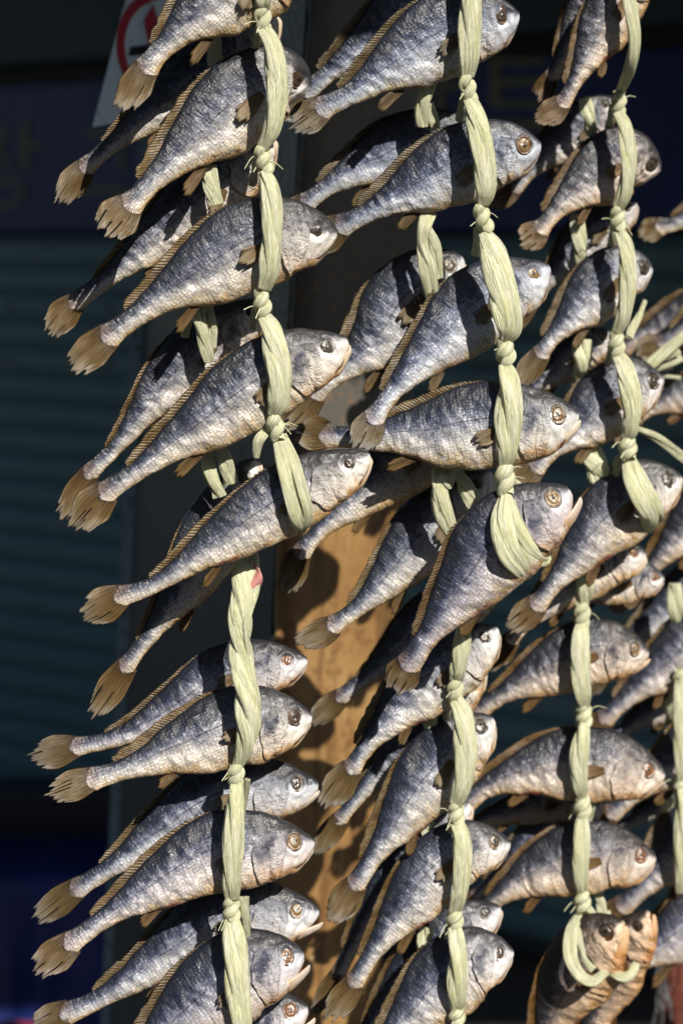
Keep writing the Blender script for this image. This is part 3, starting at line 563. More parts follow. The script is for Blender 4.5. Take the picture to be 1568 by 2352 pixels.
def coil(name, px, py, Y, parent, origin, h=58, r=9, tube=12, turns=1.0, ph=0.0, lean=0.0, seed=0):
    """a knot: two strands twisted about each other"""
    n = 60; t = np.linspace(0, 1, n); vs, fs, uv = [], [], []
    k2 = Y / F
    for j in range(2):
        a = ph + j * math.pi + turns * 2 * math.pi * t
        rad = r * (1 - .35 * np.abs(2 * t - 1) ** 2)
        base = np.array([P(px + lean * (q - .5), py + (q - .5) * h, Y) for q in t])
        C = base + np.stack([np.cos(a) * rad * k2, -np.sin(a) * rad * k2, a * 0], -1)
        T = nrm(np.gradient(C, axis=0)); ref = np.array([0, -1.0, 0]); N = nrm(ref - (T @ ref)[:, None] * T); B = np.cross(T, N)
        tb = tube * k2 * (1 - .18 * np.abs(2 * t - 1) ** 2) * (1 + .1 * np.sin(t * 7 + seed + j))
        na = 22; Tg, Ag = np.meshgrid(np.arange(n), np.linspace(0, 2 * math.pi, na, endpoint=False), indexing='ij')
        rr_ = tb[Tg] * (1 + .22 * pn(np.stack([np.cos(Ag) * 2.4, np.sin(Ag) * 2.4, t[Tg] * 2 + seed + j * 9], -1)))
        pos = C[Tg] + B[Tg] * (rr_ * np.cos(Ag))[..., None] + N[Tg] * (rr_ * np.sin(Ag) * .85)[..., None]
        vs.append(pos.reshape(-1, 3)); fs.append(grid_faces(n, na, True) + j * n * na)
        uv.append(np.stack([Ag / 6.2832 * 2 + j * 3, t[Tg] * h * k2 * 2, np.full_like(Ag, seed + j)], -1).reshape(-1, 3))
    return mesh_obj(name, np.vstack(vs), np.vstack(fs), M_ROPE, parent, origin, {'uvw': np.vstack(uv)})

def rope(label, Y, strands=(), knots=(), px0=(0, 0)):
    org = P(px0[0], px0[1], Y); root = empty('straw_rope', org); tag(root, label, 'rope', 'pale straw ropes holding the fish')
    for i, s in enumerate(strands):
        kw = dict(s[1]) if len(s) > 1 else {}
        y = kw.pop('Y', Y); bundle('strand', s[0], y, root, org, seed=i * 2.3 + px0[0] * .01, **kw)
    for i, k in enumerate(knots):
        kw = dict(k[2]) if len(k) > 2 else {}
        coil('knot', k[0], k[1], kw.pop('Y', Y + fr * .58), root, org, ph=kw.pop('ph', .6 + i * .9), seed=i * 1.9, **kw); fibre(root, org, Y, k[0], k[1], 3, np.random.default_rng(int(k[0]) + i))
    return root
fr = -.021   # how far a strand bulges towards the camera over a fish
def run(x0, y0, xm, ym, wm, x1, y1, w0=33, w1=33, b=None):
    b = fr if b is None else b
    e = b * .62; cx = (xm - (x0 + x1) / 2) * .35
    return [(x0, y0, w0, e), (x0 * .7 + xm * .3 + cx, y0 * .66 + ym * .34, wm * .88, b * .9), (xm, ym, wm, b), (x1 * .7 + xm * .3 + cx, y1 * .66 + ym * .34, wm * .88, b * .9), (x1, y1, w1, e)]
def fibre(root, org, Y, x, y, n, rg_):
    for k in range(n):
        a = P(x + rg_.uniform(-16, 16), y + rg_.uniform(-14, 14), Y - .012); l = rg_.uniform(14, 46) * Y / F; d = nrm(np.array([rg_.choice([-1, 1]) * rg_.uniform(.5, 1), rg_.uniform(-.6, .1), rg_.uniform(-.9, .5)]))
        c, _, _ = spline([a, a + d * l * .5 + np.array([0, 0, .1 * l]), a + d * l + np.array([0, 0, -.15 * l])], 9); an = np.linspace(0, 2 * math.pi, 5, endpoint=False)
        mesh_obj('stray_fibre', (c[:, None, :] + .00035 * np.stack([np.cos(an), np.sin(an), np.sin(an * 2)], -1)[None]).reshape(-1, 3), grid_faces(9, 5, True), M_ROPE, root, org, {'uvw': np.zeros((45, 3))})
def tails(x, y, dx=-16, dy=55, w=20):      # the second strand leaving a knot to pass behind the next fish
    return [(x - 4, y - 12, w, .004), (x + dx * .6, y + dy * .45, w, .012), (x + dx, y + dy, w * 1.1, .03)]

rope('straw rope down the upper left fish, ending in a loop over a pale slender one', 1.55, [
    (run(596, -120, 600, -50, 50, 604, 22),), (run(602, 62, 640, 200, 52, 604, 342),), (run(606, 395, 628, 515, 54, 606, 665),), (run(606, 728, 642, 850, 60, 628, 955),),
    ([(636, 1002, 24, -.006), (648, 1060, 32, -.022), (664, 1130, 32, -.028), (680, 1190, 32, -.026), (692, 1212, 26, -.012), (690, 1216, 20, .01)], dict(K=3, twist=.5)),
    ([(646, 1000, 24, -.006), (672, 1060, 32, -.020), (692, 1130, 34, -.024), (704, 1182, 34, -.020), (690, 1212, 26, -.010), (676, 1214, 20, .012)], dict(K=3, twist=.5)),
    (tails(598, 70, -14, 50),), (tails(594, 375, -14, 50),), (tails(592, 700, -12, 55),), ([(612, 985, 18, -.006), (596, 1010, 26, -.012), (588, 1050, 18, -.006)], dict(K=2)),
    ([(488, 60, 34, .022), (492, 105, 40, .022), (500, 150, 40, .024)],), ([(482, 380, 34, .022), (486, 420, 40, .022), (496, 470, 40, .024)],),
    ([(452, 680, 30, .022), (458, 730, 36, .016), (476, 800, 34, .022), (482, 830, 30, .026)], dict(K=3)), ([(476, 690, 22, .02), (484, 740, 26, .022), (486, 800, 26, .026)], dict(K=2)), ([(446, 700, 16, .024), (432, 735, 22, .026), (424, 775, 18, .03)], dict(K=2)),
    ([(470, 1010, 30, .022), (484, 1080, 34, .020), (506, 1140, 34, .026)], dict(K=2)), ([(500, 1010, 34, .020), (518, 1060, 36, .020), (532, 1110, 34, .026)], dict(K=3)),
], [(604, 44, {'lean': 6}), (606, 368, {'lean': 12}), (602, 697, {'lean': 8}), (632, 980, {'lean': 10})], (600, 0))
rope('straw rope down the upper middle fish, looped under a dark open mouthed one', 1.62, [
    (run(1076, -160, 1082, 20, 56, 1072, 178),), (run(1076, 228, 1112, 365, 56, 1108, 470),), (run(1110, 535, 1160, 680, 76, 1160, 782),), (run(1158, 838, 1170, 945, 64, 1158, 1072),),
    ([(1158, 1128, 34, -.008), (1150, 1190, 54, -.028), (1166, 1260, 56, -.034), (1192, 1300, 46, -.026), (1206, 1316, 34, -.012), (1214, 1312, 22, .012)], dict(K=3, twist=.4)),
    ([(1166, 1128, 26, -.006), (1178, 1190, 40, -.024), (1212, 1255, 44, -.024), (1240, 1280, 38, -.016), (1252, 1284, 28, -.004), (1250, 1280, 20, .012)], dict(K=3, twist=.4)),
    (tails(1068, 232, -14, 45),), (tails(1100, 535, -8, 50),), ([(1168, 1105, 26, -.004), (1190, 1122, 28, .0), (1210, 1135, 22, .01)], dict(K=2)),
    ([(986, 180, 38, .025), (976, 215, 38, .022), (970, 245, 34, .024), (966, 290, 36, .03)], dict(K=3)), ([(982, 240, 24, .026), (996, 270, 28, .028), (1000, 300, 28, .032)], dict(K=2)),
    ([(986, 485, 34, .025), (972, 520, 36, .020), (968, 560, 32, .022), (984, 620, 40, .022), (992, 680, 42, .03)], dict(K=3)), ([(984, 525, 22, .026), (1000, 580, 28, .026), (1004, 640, 28, .03)], dict(K=2)),
    ([(1018, 1060, 40, .025), (1006, 1105, 44, .018), (1018, 1170, 46, .018), (1042, 1235, 38, .028)], dict(K=3, twist=.6)), ([(1042, 1075, 30, .022), (1070, 1120, 40, .022), (1102, 1175, 44, .028)], dict(K=3, twist=.6)), ([(1030, 1066, 42, .018), (1030, 1095, 40, .014), (1028, 1118, 30, .018)], dict(K=2)),
], [(1074, 203, {'lean': 14}), (1109, 502, {'lean': 14}), (1160, 810, {'tube': 14, 'lean': 6}), (1158, 1100, {'tube': 15, 'h': 66})], (1080, 0))
fr = -.0205
rope('straw rope down the lower middle fish before the yellow post', 1.68, [
    (run(1062, 1430, 1060, 1500, 44, 1046, 1562),), (run(1046, 1608, 1070, 1720, 54, 1046, 1848),), (run(1048, 1892, 1064, 1980, 48, 1044, 2090),), (run(1044, 2130, 1052, 2220, 50, 1048, 2320),), (run(1048, 2356, 1056, 2440, 44, 1046, 2500),),
    (tails(1040, 1610, -18, 52, 18),), (tails(1044, 1895, -22, 50, 18),), (tails(1038, 2130, -20, 52, 18),),
    ([(990, 1610, 30, .022), (988, 1655, 32, .020), (994, 1710, 28, .03)], dict(K=3)), ([(980, 1880, 30, .022), (984, 1930, 32, .022), (988, 1965, 28, .03)], dict(K=3)), ([(976, 2130, 34, .022), (974, 2180, 36, .022), (972, 2235, 30, .03)], dict(K=3)),
], [(1045, 1585, {'h': 46, 'tube': 11}), (1047, 1870, {'h': 46, 'tube': 11}), (1044, 2110, {'h': 46, 'tube': 11}), (1048, 2338, {'h': 42, 'tube': 11})], (1045, 1480))
fr = -.021
rope('thick braided straw rope in front of the lower left fish, below the pale slender one', 1.575, [
    ([(572, 1240, 40, .01), (560, 1310, 56, -.008), (552, 1400, 56, -.018), (556, 1500, 56, -.018), (566, 1600, 58, -.022), (566, 1690, 52, -.020), (545, 1762, 26, -.012)], dict(K=4, twist=4.4, nseg=130)),
    ([(580, 1270, 22, -.004), (584, 1350, 26, -.012), (568, 1440, 24, -.022), (578, 1560, 26, -.014), (584, 1640, 24, -.014), (560, 1745, 20, -.008)], dict(K=2, twist=2.0, nseg=110)),
    (run(542, 1795, 538, 1940, 52, 534, 2065),), (run(534, 2112, 545, 2230, 58, 560, 2420),), ([(566, 1790, 16, -.01), (562, 1830, 22, 0), (556, 1870, 20, .01)], dict(K=2)),
    ([(560, 2060, 24, -.006), (560, 2100, 28, .0), (562, 2170, 28, .012)], dict(K=2)),
], [(542, 1780, {'h': 44}), (532, 2090, {'h': 48})], (555, 1300))
fr = -.0225
rope('straw rope down the upper right fish, looped at its lower end beside the right edge', 1.745, [
    ([(1420, -120, 30, -.06), (1440, -20, 30, -.068), (1456, 80, 32, -.07), (1446, 160, 30, -.055), (1424, 212, 22, -.01)], dict(K=3)), (run(1418, 258, 1444, 370, 42, 1418, 478, 27, 27),), (run(1420, 530, 1442, 640, 42, 1416, 765, 27, 27),), (run(1416, 815, 1452, 920, 50, 1438, 1010, 28, 28),),
    ([(1442, 1050, 26, -.006), (1456, 1110, 46, -.022), (1476, 1160, 50, -.022), (1490, 1190, 44, -.012), (1482, 1220, 28, .004)], dict(K=3, twist=.5)), ([(1450, 1050, 20, -.004), (1480, 1120, 34, -.018), (1506, 1170, 34, -.012), (1512, 1188, 26, .0), (1500, 1196, 20, .012)], dict(K=2, twist=.5)),
    (tails(1412, 252, -16, 50, 20),), (tails(1412, 525, -12, 52, 18),), (tails(1410, 800, -18, 50, 18),), ([(1428, 1045, 18, .0), (1418, 1070, 24, .006), (1410, 1100, 22, .015)], dict(K=2)),
    ([(1340, 225, 28, .024), (1352, 270, 32, .022), (1360, 310, 28, .03)], dict(K=3)), ([(1322, 490, 32, .024), (1330, 550, 36, .022), (1340, 620, 30, .03)], dict(K=3)), ([(1336, 780, 42, .022), (1336, 830, 44, .02), (1334, 870, 38, .03)], dict(K=3)), ([(1350, 1030, 48, .022), (1372, 1080, 62, .018), (1396, 1130, 50, .026)], dict(K=3)),
    ([(1396, 0, 20, .03), (1384, 10, 20, .03), (1376, 24, 18, .03)], dict(K=2)),
    ([(1480, 690, 12, .05), (1462, 730, 18, .04), (1444, 775, 18, .02)], dict(K=2)), ([(1462, 985, 16, .01), (1510, 1010, 22, .02), (1580, 1060, 24, .05)], dict(K=2)),
], [(1420, 235, {'h': 50, 'tube': 10}), (1418, 504, {'h': 52, 'tube': 10}), (1414, 790, {'h': 52, 'tube': 11}), (1440, 1030, {'h': 44, 'tube': 13})], (1425, 0))
fr = -.026
rope('straw rope down the lower right fish, with a hoop round the drooping orange headed pair', 1.80, [
    ([(1352, 1290, 36, -.006), (1345, 1340, 44, -.016), (1336, 1392, 30, -.006)], dict(K=3)), (run(1336, 1430, 1334, 1530, 48, 1340, 1625, 28, 28, -.027),), (run(1340, 1660, 1331, 1745, 44, 1334, 1830, 28, 28, -.027),), (run(1336, 1875, 1334, 1965, 40, 1334, 2052, 27, 27, -.026),),
    ([(1330, 2090, 22, -.006), (1312, 2140, 28, -.03), (1312, 2200, 28, -.045), (1334, 2240, 28, -.05), (1362, 2252, 28, -.05), (1392, 2232, 22, -.03)], dict(K=3, twist=.6)),
    ([(1334, 2092, 14, -.004), (1330, 2150, 20, -.028), (1340, 2200, 18, -.046), (1362, 2228, 18, -.05)], dict(K=2)),
    ([(1340, 2080, 24, -.004), (1366, 2106, 24, -.012), (1400, 2098, 18, -.006)], dict(K=2)), ([(1368, 2040, 24, .01), (1376, 2070, 24, .008), (1386, 2104, 20, .006)], dict(K=2)),
    ([(1404, 2228, 28, -.027), (1424, 2246, 26, -.034), (1446, 2240, 22, -.03), (1460, 2212, 16, -.02)], dict(K=2)),
    (tails(1326, 1420, -14, 50, 18),), (tails(1330, 1655, -10, 36, 14),), ([(1352, 1820, 16, .0), (1356, 1850, 20, .0), (1352, 1885, 16, .006)], dict(K=2)),
], [(1336, 1411, {'h': 48, 'tube': 11}), (1340, 1643, {'h': 46, 'tube': 11}), (1336, 1853, {'h': 48, 'tube': 12}), (1336, 2072, {'h': 44, 'tube': 11})], (1340, 1310))
rope('straw rope half cut off by the right edge, holding the far right fish', 1.885, [
    (run(1560, 1560, 1566, 1680, 40, 1562, 1800, 27, 27),), (run(1562, 1800, 1568, 1930, 40, 1560, 2050, 27, 27),),
    ([(1546, 1340, 34, .0), (1550, 1400, 38, .0), (1552, 1450, 30, .02)], dict(K=3)), ([(1546, 1570, 28, .01), (1542, 1620, 32, .01), (1538, 1660, 26, .03)], dict(K=3)), ([(1534, 1800, 28, .01), (1530, 1850, 32, .01), (1528, 1880, 26, .03)], dict(K=3)),
    ([(1556, 1960, 20, .01), (1548, 2000, 24, .01), (1546, 2030, 20, .02)], dict(K=2)),
], [(1562, 1560, {'h': 40, 'tube': 10}), (1562, 1800, {'h': 40, 'tube': 10})], (1560, 1560))
org = P(1500, 840, 1.83); cut = tag(empty('cut_straw_bunch', org), 'bunch of cut straw rope ends sticking out at the right edge behind a fish head', 'rope')
for i, (x1, y1, wd_) in enumerate([(1590, 755, 30), (1556, 800, 22), (1566, 822, 18), (1544, 842, 16), (1562, 868, 16)]):
    bundle('loose_end', [(1486, 838 + i * 6, wd_ * .9), ((1486 + x1) / 2, (838 + i * 6 + y1) / 2, wd_), (x1, y1, wd_)], 1.83 + .006 * i, cut, org, K=2, twist=.3, seed=i * 1.7, nseg=24)
# the scrap of pink film caught in the braid
m = NT('pink_film'); tcx = m.n('TexCoord').outputs['Object']; m.set(Base_Color=m.mix(m.noise(tcx, 90, 3), (.62, .20, .18), (.78, .42, .40)), Roughness=.35, Normal=m.bump(m.noise(tcx, 160, 3), .5, .002)); m.translucent((.7, .28, .25, 1), .3)
a, b_ = np.meshgrid(np.linspace(0, 1, 12), np.linspace(0, 1, 8), indexing='ij')
org = P(590, 1330, 1.565)
pv = np.array([P(572 + 34 * bb * math.sin(aa * 3.0) ** .7 - 6 * aa, 1288 + 84 * aa, 1.567 + .006 * math.sin(aa * 5 + bb * 3)) for aa, bb in zip(a.ravel(), b_.ravel())])
o = mesh_obj('film_scrap', pv, grid_faces(12, 8), m.m, None, org); o.modifiers.new('s', 'SOLIDIFY').thickness = .0004
tag(o, 'scrap of pink plastic film tucked into the thick braided rope', 'plastic scrap')

# ------------------------------------------------------------------ the post behind the fish (slightly leaning)
def boxmesh(name, cs, mat, parent, org, bev=.003, attrs=None):
    """hexahedron from 8 corners: bottom ring of four, top ring of four"""
    f = [(0, 3, 2, 1), (4, 5, 6, 7), (0, 1, 5, 4), (1, 2, 6, 5), (2, 3, 7, 6), (3, 0, 4, 7)]
    o = mesh_obj(name, np.array(cs), f, mat, parent, org, smooth=False)
    if bev: md = o.modifiers.new('bevel', 'BEVEL'); md.width = bev; md.segments = 2
    return o
M_STEEL = simple('dark_post_paint', (.010, .024, .032), .5, .4, 14, .3, 0, .002, 0, ((.10, .05, .03), 60, .62, .72))
M_STRIP = simple('worn_teal_edge', (.13, .22, .26), .5, .4, 30, .3, 0, .002, 0, ((.03, .03, .035), 120, .56, .62))
def ply():
    m = NT('stained_yellow_board'); t = m.n('TexCoord').outputs['Object']; sc_ = m.noise(m.scale(t, 90, 90, 9), 1.0, 3, .5, .6); dr = m.noise(m.scale(t, 30, 30, 2.2), 1.0, 4, .6)
    a = m.noise(t, 9, 6, .6, .3); b = m.noise(t, 55, 5, .65); g = m.noise(m.scale(t, 60, 60, 4), 1.0, 4, .6); fl = m.noise(t, 420, 2, .5)
    c = m.ramp(a, [(.25, (.14, .07, .025)), (.5, (.26, .15, .055)), (.75, (.36, .23, .095))])
    c = m.mix(m.rng(b, .50, .68), c, (.15, .075, .028)); c = m.mix(m.rng(g, .3, .7, 0, .25), c, (.30, .16, .05)); c = m.mix(m.rng(fl, .66, .72), c, (.06, .035, .02))
    c = m.mix(m.rng(dr, .52, .64, 0, .75), c, (.12, .06, .022)); c = m.mix(m.rng(sc_, .66, .70, 0, .6), c, (.50, .38, .22))
    m.set(Base_Color=c, Roughness=.48, Normal=m.bump(m.math('ADD', g, b), .4, .002)); return m.m
M_PLY = ply()
org = P(640, 1300, 1.95); post = tag(empty('corner_post', org), 'weathered square post with a sunlit stained yellow board below a grey panel', 'post')
def line(x, y, x2, y2, yy): return x + (x2 - x) * (yy - y) / (y2 - y)
def corner(px_top, px_bot, Y, py): return P(line(0, px_top, 2352, px_bot, py) if False else px_top + (px_bot - px_top) * py / 2352, py, Y)
YT, YB = -260, 2700
Lx, Cx_, Rx = (362, 244), (704, 572), (985, 858)     # left edge, front corner, right edge: x at photo top and bottom
cs = []
for py in (YB, YT): cs += [corner(*Lx, 2.42, py), corner(*Cx_, 2.0, py), corner(*Rx, 2.12, py), corner(760, 640, 2.5, py)]
boxmesh('post_core', cs, M_STEEL, post, org)
d = np.array([-.05, -.06, 0.])                            # yellow board nailed on the right-hand face
e0, e1 = corner(*Cx_, 2.0, 1200), corner(*Rx, 2.12, 1200); fd = nrm(e1 - e0); fn = nrm(np.cross(fd, np.array([0, 0, 1.0]))); fn = fn if fn[1] < 0 else -fn
M_GREY = simple('speckled_grey_panel', (.085, .08, .07), .5, .35, 12, .3, 0, .002, 0, ((.22, .12, .06), 130, .55, .66))
for nm, mt, ya, yb in (('yellow_board', M_PLY, YB, 1078), ('grey_panel', M_GREY, 1074, YT)):
    ragL = rng.uniform(-.0025, .0025, 40); vs = []
    for i, py in enumerate(np.linspace(ya, yb, 40)):
        p0, p1 = corner(*Cx_, 2.0, py), corner(*Rx, 2.12, py)
        for q in np.linspace(0, 1, 6): vs.append(p0 + (p1 - p0) * q + fn * (.006 + .0012 * pn(np.array([q * 3, py * .01, 2.0]))) + fd * (ragL[i] if q == 0 else 0))
    o = mesh_obj(nm, np.array(vs), grid_faces(40, 6), mt, post, org, smooth=False); md = o.modifiers.new('s', 'SOLIDIFY'); md.thickness = .005; md.offset = 0
cs = []
for py in (YB, YT): cs += [corner(Lx[0] - 26, Lx[1] - 12, 2.416, py), corner(Lx[0] + 2, Lx[1] + 12, 2.408, py), corner(Lx[0] + 2, Lx[1] + 12, 2.43, py), corner(Lx[0] - 26, Lx[1] - 12, 2.43, py)]
boxmesh('edge_strip', cs, M_STRIP, post, org, .001)

# ------------------------------------------------------------------ red and white plate on the post
M_PLATE = simple('weathered_white_plate', (.66, .80, .88), .4, .12, 20, .15, 0, .001, 0, ((.06, .07, .08), 90, .60, .66))  # white plate; the sky's blue cast is mixed into its base colour
M_REDP = simple('red_print', (.42, .03, .045), .45, .2, 30, .1); M_BLKP = simple('black_print', (.012, .012, .016), .45, .2, 30, .1)
def plane_frame(a, b, c):
    """local frame on a plate from three pixel corners with depth: top left a, top right b, bottom left c"""
    o = P(*a); return o, P(*b) - o, P(*c) - o
PO, PU, PV = plane_frame((292, -10, 1.95), (640, -70, 1.985), (214, 292, 1.96))
pn_ = nrm(np.cross(PU, PV)); pn_ = pn_ if pn_[1] < 0 else -pn_
org = PO; plate = tag(empty('sign_plate', org), 'white warning plate with red ring and slash fixed to the post behind the topmost fish', 'sign')
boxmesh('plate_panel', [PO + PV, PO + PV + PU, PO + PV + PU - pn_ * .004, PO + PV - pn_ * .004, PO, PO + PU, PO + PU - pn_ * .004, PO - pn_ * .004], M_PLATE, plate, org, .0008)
def pxy(px, py):       # pixel to plate plane
    dirv = P(px, py, 1.0) - np.array([0, 0, CAMZ]); o0 = np.array([0, 0, CAMZ]); t = ((PO - o0) @ pn_) / (dirv @ pn_); return o0 + dirv * t
def strip(name, pts, mat, lift=.0012):
    vs = np.array([pxy(*p) + pn_ * lift for p in pts]); n = len(vs); back = vs - pn_ * .001
    f = [tuple(range(n)), tuple(range(2 * n - 1, n - 1, -1))] + [(i, n + i, n + (i + 1) % n, (i + 1) % n) for i in range(n)]
    return mesh_obj(name, np.vstack([vs, back]), f, mat, plate, org, smooth=False)
vs = []; fcs = []; ncr = 64
for i in range(ncr):
    a = 2 * math.pi * i / ncr
    for rr_ in (1.0, .86): vs.append(pxy(402 + 132 * rr_ * math.cos(a) + 26 * rr_ * math.sin(a) * -1, 128 + 152 * rr_ * math.sin(a) * -1 ) + pn_ * .0014)
vsa = np.array(vs); bk = vsa - pn_ * .001
for i in range(ncr):
    j = (i + 1) % ncr; n2 = 2 * ncr
    fcs += [(2 * i, 2 * j, 2 * j + 1, 2 * i + 1), (2 * i, 2 * i + n2, 2 * j + n2, 2 * j), (2 * i + 1, 2 * j + 1, 2 * j + 1 + n2, 2 * i + 1 + n2)]
mesh_obj('red_ring', np.vstack([vsa, bk]), fcs, M_REDP, plate, org, smooth=False)
strip('red_slash', [(352, 10), (330, 46), (342, 100), (355, 155), (400, 200), (470, 262), (492, 246), (420, 176), (376, 118), (366, 60)], M_REDP, .0026)
strip('black_bar', [(300, 107), (332, 104), (372, 100), (368, 124), (330, 126), (295, 128)], M_BLKP)
strip('red_letter', [(520, 95), (528, 60), (540, 60), (535, 88), (574, 80), (570, 97), (524, 108)], M_REDP); strip('red_letter', [(566, 48), (576, 10), (588, 10), (580, 48)], M_REDP)

# ------------------------------------------------------------------ shop front behind: shutter, sign, fascia, all in shade
A0, A1 = np.array([-.91, 5.15]), np.array([.715, 4.1])    # plan line of the shop front (x, y), right end nearer
ud = nrm(A1 - A0); wn = np.array([ud[1], -ud[0]]) if ud[1] < 0 else np.array([-ud[1], ud[0]]); wn = wn if wn[1] < 0 else -wn
def W2(u, z, out=0.0): q = A0 + ud * u + wn * out; return np.array([q[0], q[1], z])
def wall_hit(px, py):      # pixel to the shop-front plane: along, height
    d = np.array([(px - CX) / F, 1.0]); M2 = np.array([[d[0], -ud[0]], [d[1], -ud[1]]]); t, u = np.linalg.solve(M2, A0); return u, CAMZ - (py - HY) / F * t
U0, U1 = -.9, 2.8
M_WALL = simple('shop_wall_plaster', (.12, .13, .14), .8, .3, 6, .3)
M_SLAT = simple('grey_shutter_paint', (.105, .205, .24), .42, .22, 5, .15, .15)
M_BLUE = simple('blue_sign_sheet', (.006, .022, .15), .38, .3, 4, .1)
M_LETT = simple('faded_yellow_letter', (.16, .17, .10), .5, .3, 8, .1)
M_BLACK = simple('black_trim', (.012, .012, .014), .6, .3, 10, .2)
M_FASC = simple('grey_fascia', (.035, .065, .082), .6, .25, 5, .2)
def wbox(name, u0, u1, z0, z1, o0, o1, mat, parent=None, org=(0, 0, 0), bev=.003):
    return boxmesh(name, [W2(u0, z0, o1), W2(u1, z0, o1), W2(u1, z0, o0), W2(u0, z0, o0), W2(u0, z1, o1), W2(u1, z1, o1), W2(u1, z1, o0), W2(u0, z1, o0)], mat, parent, org, bev)
tag(wbox('shop_wall', U0, U1, -.02, 3.0, -.30, -.08, M_WALL), 'shaded shop wall behind the rolling shutter', 'wall')
zs_top = wall_hit(60, 545)[1]; org = W2(0, zs_top); sh = tag(empty('rolling_shutter', org), 'grey ribbed rolling shutter pulled down in the shade', 'shutter')
SL = .070; slat_me = None; nsl = int(zs_top / SL)
for k in range(nsl):
    if k == 0:
        prof = [(0, 0), (.012, .004), (.0165, .012), (.0165, .048), (.012, .057), (.002, .060), (.002, .070), (-.006, .070), (-.006, 0)]
        vs = [W2(U0, zs_top - SL + z, o_) for o_, z in prof] + [W2(U1, zs_top - SL + z, o_) for o_, z in prof]; n = len(prof)
        f = [(i, (i + 1) % n, n + (i + 1) % n, n + i) for i in range(n)] + [tuple(range(n))[::-1], tuple(range(n, 2 * n))]
        sl0 = mesh_obj('slat', np.array(vs), f, M_SLAT, sh, org, smooth=False); sl_ = sl0
    else:
        sl_ = sl0.copy(); col.objects.link(sl_); sl_.parent = sh; sl_.location = (0, 0, -k * SL)
    if k in (2, 4):
        for px, py in (((35, 660), (265, 722)) if k == 2 else ((28, 782), (258, 846))):
            u, z = wall_hit(px, py); z = zs_top - (k + .57) * SL
            an = np.linspace(0, 2 * math.pi, 16, endpoint=False); rg = [W2(u + .010 * math.cos(t), z + .010 * math.sin(t), .0175) for t in an] + [W2(u + .008 * math.cos(t), z + .008 * math.sin(t), .0175) for t in an] + [W2(u + .008 * math.cos(t), z + .008 * math.sin(t), .0168) for t in an]
            f = [(i, (i + 1) % 16, 16 + (i + 1) % 16, 16 + i) for i in range(16)] + [(16 + i, 16 + (i + 1) % 16, 32 + (i + 1) % 16, 32 + i) for i in range(16)] + [tuple(range(32, 48))]
            hl = mesh_obj('vent_hole', np.array(rg), f, M_BLACK, sl_, org + np.array([0, 0, -k * SL]), smooth=False)
zb, zt = wall_hit(60, 535)[1], wall_hit(60, 200)[1]
org = W2(.3, zb); sg = tag(empty('shop_sign', org), 'blue shop sign board with faded yellow Korean letters above the shutter', 'sign')
wbox('sign_panel', U0, U1, zb + .004, zt, -.06, .05, M_BLUE, sg, org)
def letter(name, strokes, ring=None, cx=None):
    vs, fs = [], []
    def poly(pts):
        n = len(pts); b = len(vs); P2 = [wall_hit2(*p) for p in pts]
        vs.extend(P2); vs.extend([q - np.array([wn[0], wn[1], 0]) * .004 for q in P2])
        fs.append(tuple(range(b, b + n))); fs.extend([(b + i, b + n + i, b + n + (i + 1) % n, b + (i + 1) % n) for i in range(n)])
    for s in strokes: poly(s)
    if ring:
        cx, cy, rx, ry, wd_ = ring
        for i in range(28):
            a0, a1 = 2 * math.pi * i / 28, 2 * math.pi * (i + 1) / 28
            poly([(cx + rx * math.cos(a0), cy + ry * math.sin(a0)), (cx + rx * math.cos(a1), cy + ry * math.sin(a1)), (cx + (rx - wd_) * math.cos(a1), cy + (ry - wd_) * math.sin(a1)), (cx + (rx - wd_) * math.cos(a0), cy + (ry - wd_) * math.sin(a0))])
    return mesh_obj(name, np.array(vs), fs, M_LETT, sg, org, smooth=False)
def wall_hit2(px, py): u, z = wall_hit(px, py); return W2(u, z, .055)
bar = lambda x0, y0, x1, y1: [(x0, y0), (x1, y0), (x1, y1), (x0, y1)]
letter('sign_letter', [bar(-14, 300, 50, 316), [(34, 316), (50, 316), (10, 388), (-10, 388)], [(26, 346), (36, 338), (62, 384), (50, 392)], bar(82, 282, 99, 392), bar(99, 328, 126, 344)], (44, 443, 47, 36, 13))
letter('sign_letter', [bar(222, 430, 330, 446), bar(232, 300, 318, 316), bar(302, 316, 318, 390)])
letter('sign_letter', [bar(1028, 112, 1048, 290), bar(1048, 190, 1080, 208)])
letter('sign_letter', [bar(1152, 136, 1172, 250), bar(1172, 136, 1275, 152), bar(1172, 184, 1270, 200), bar(1172, 234, 1280, 250), bar(1130, 280, 1400, 300)])
tag(wbox('sign_trim', U0, U1, zt + .003, zt + .045, -.05, .03, M_BLACK), 'black gap strip above the blue shop sign', 'trim')
tag(wbox('eave_board', U0, U1, zt + .05, zt + .60, .03, .12, M_FASC), 'dim grey eave board above the blue sign at top left', 'eave board')
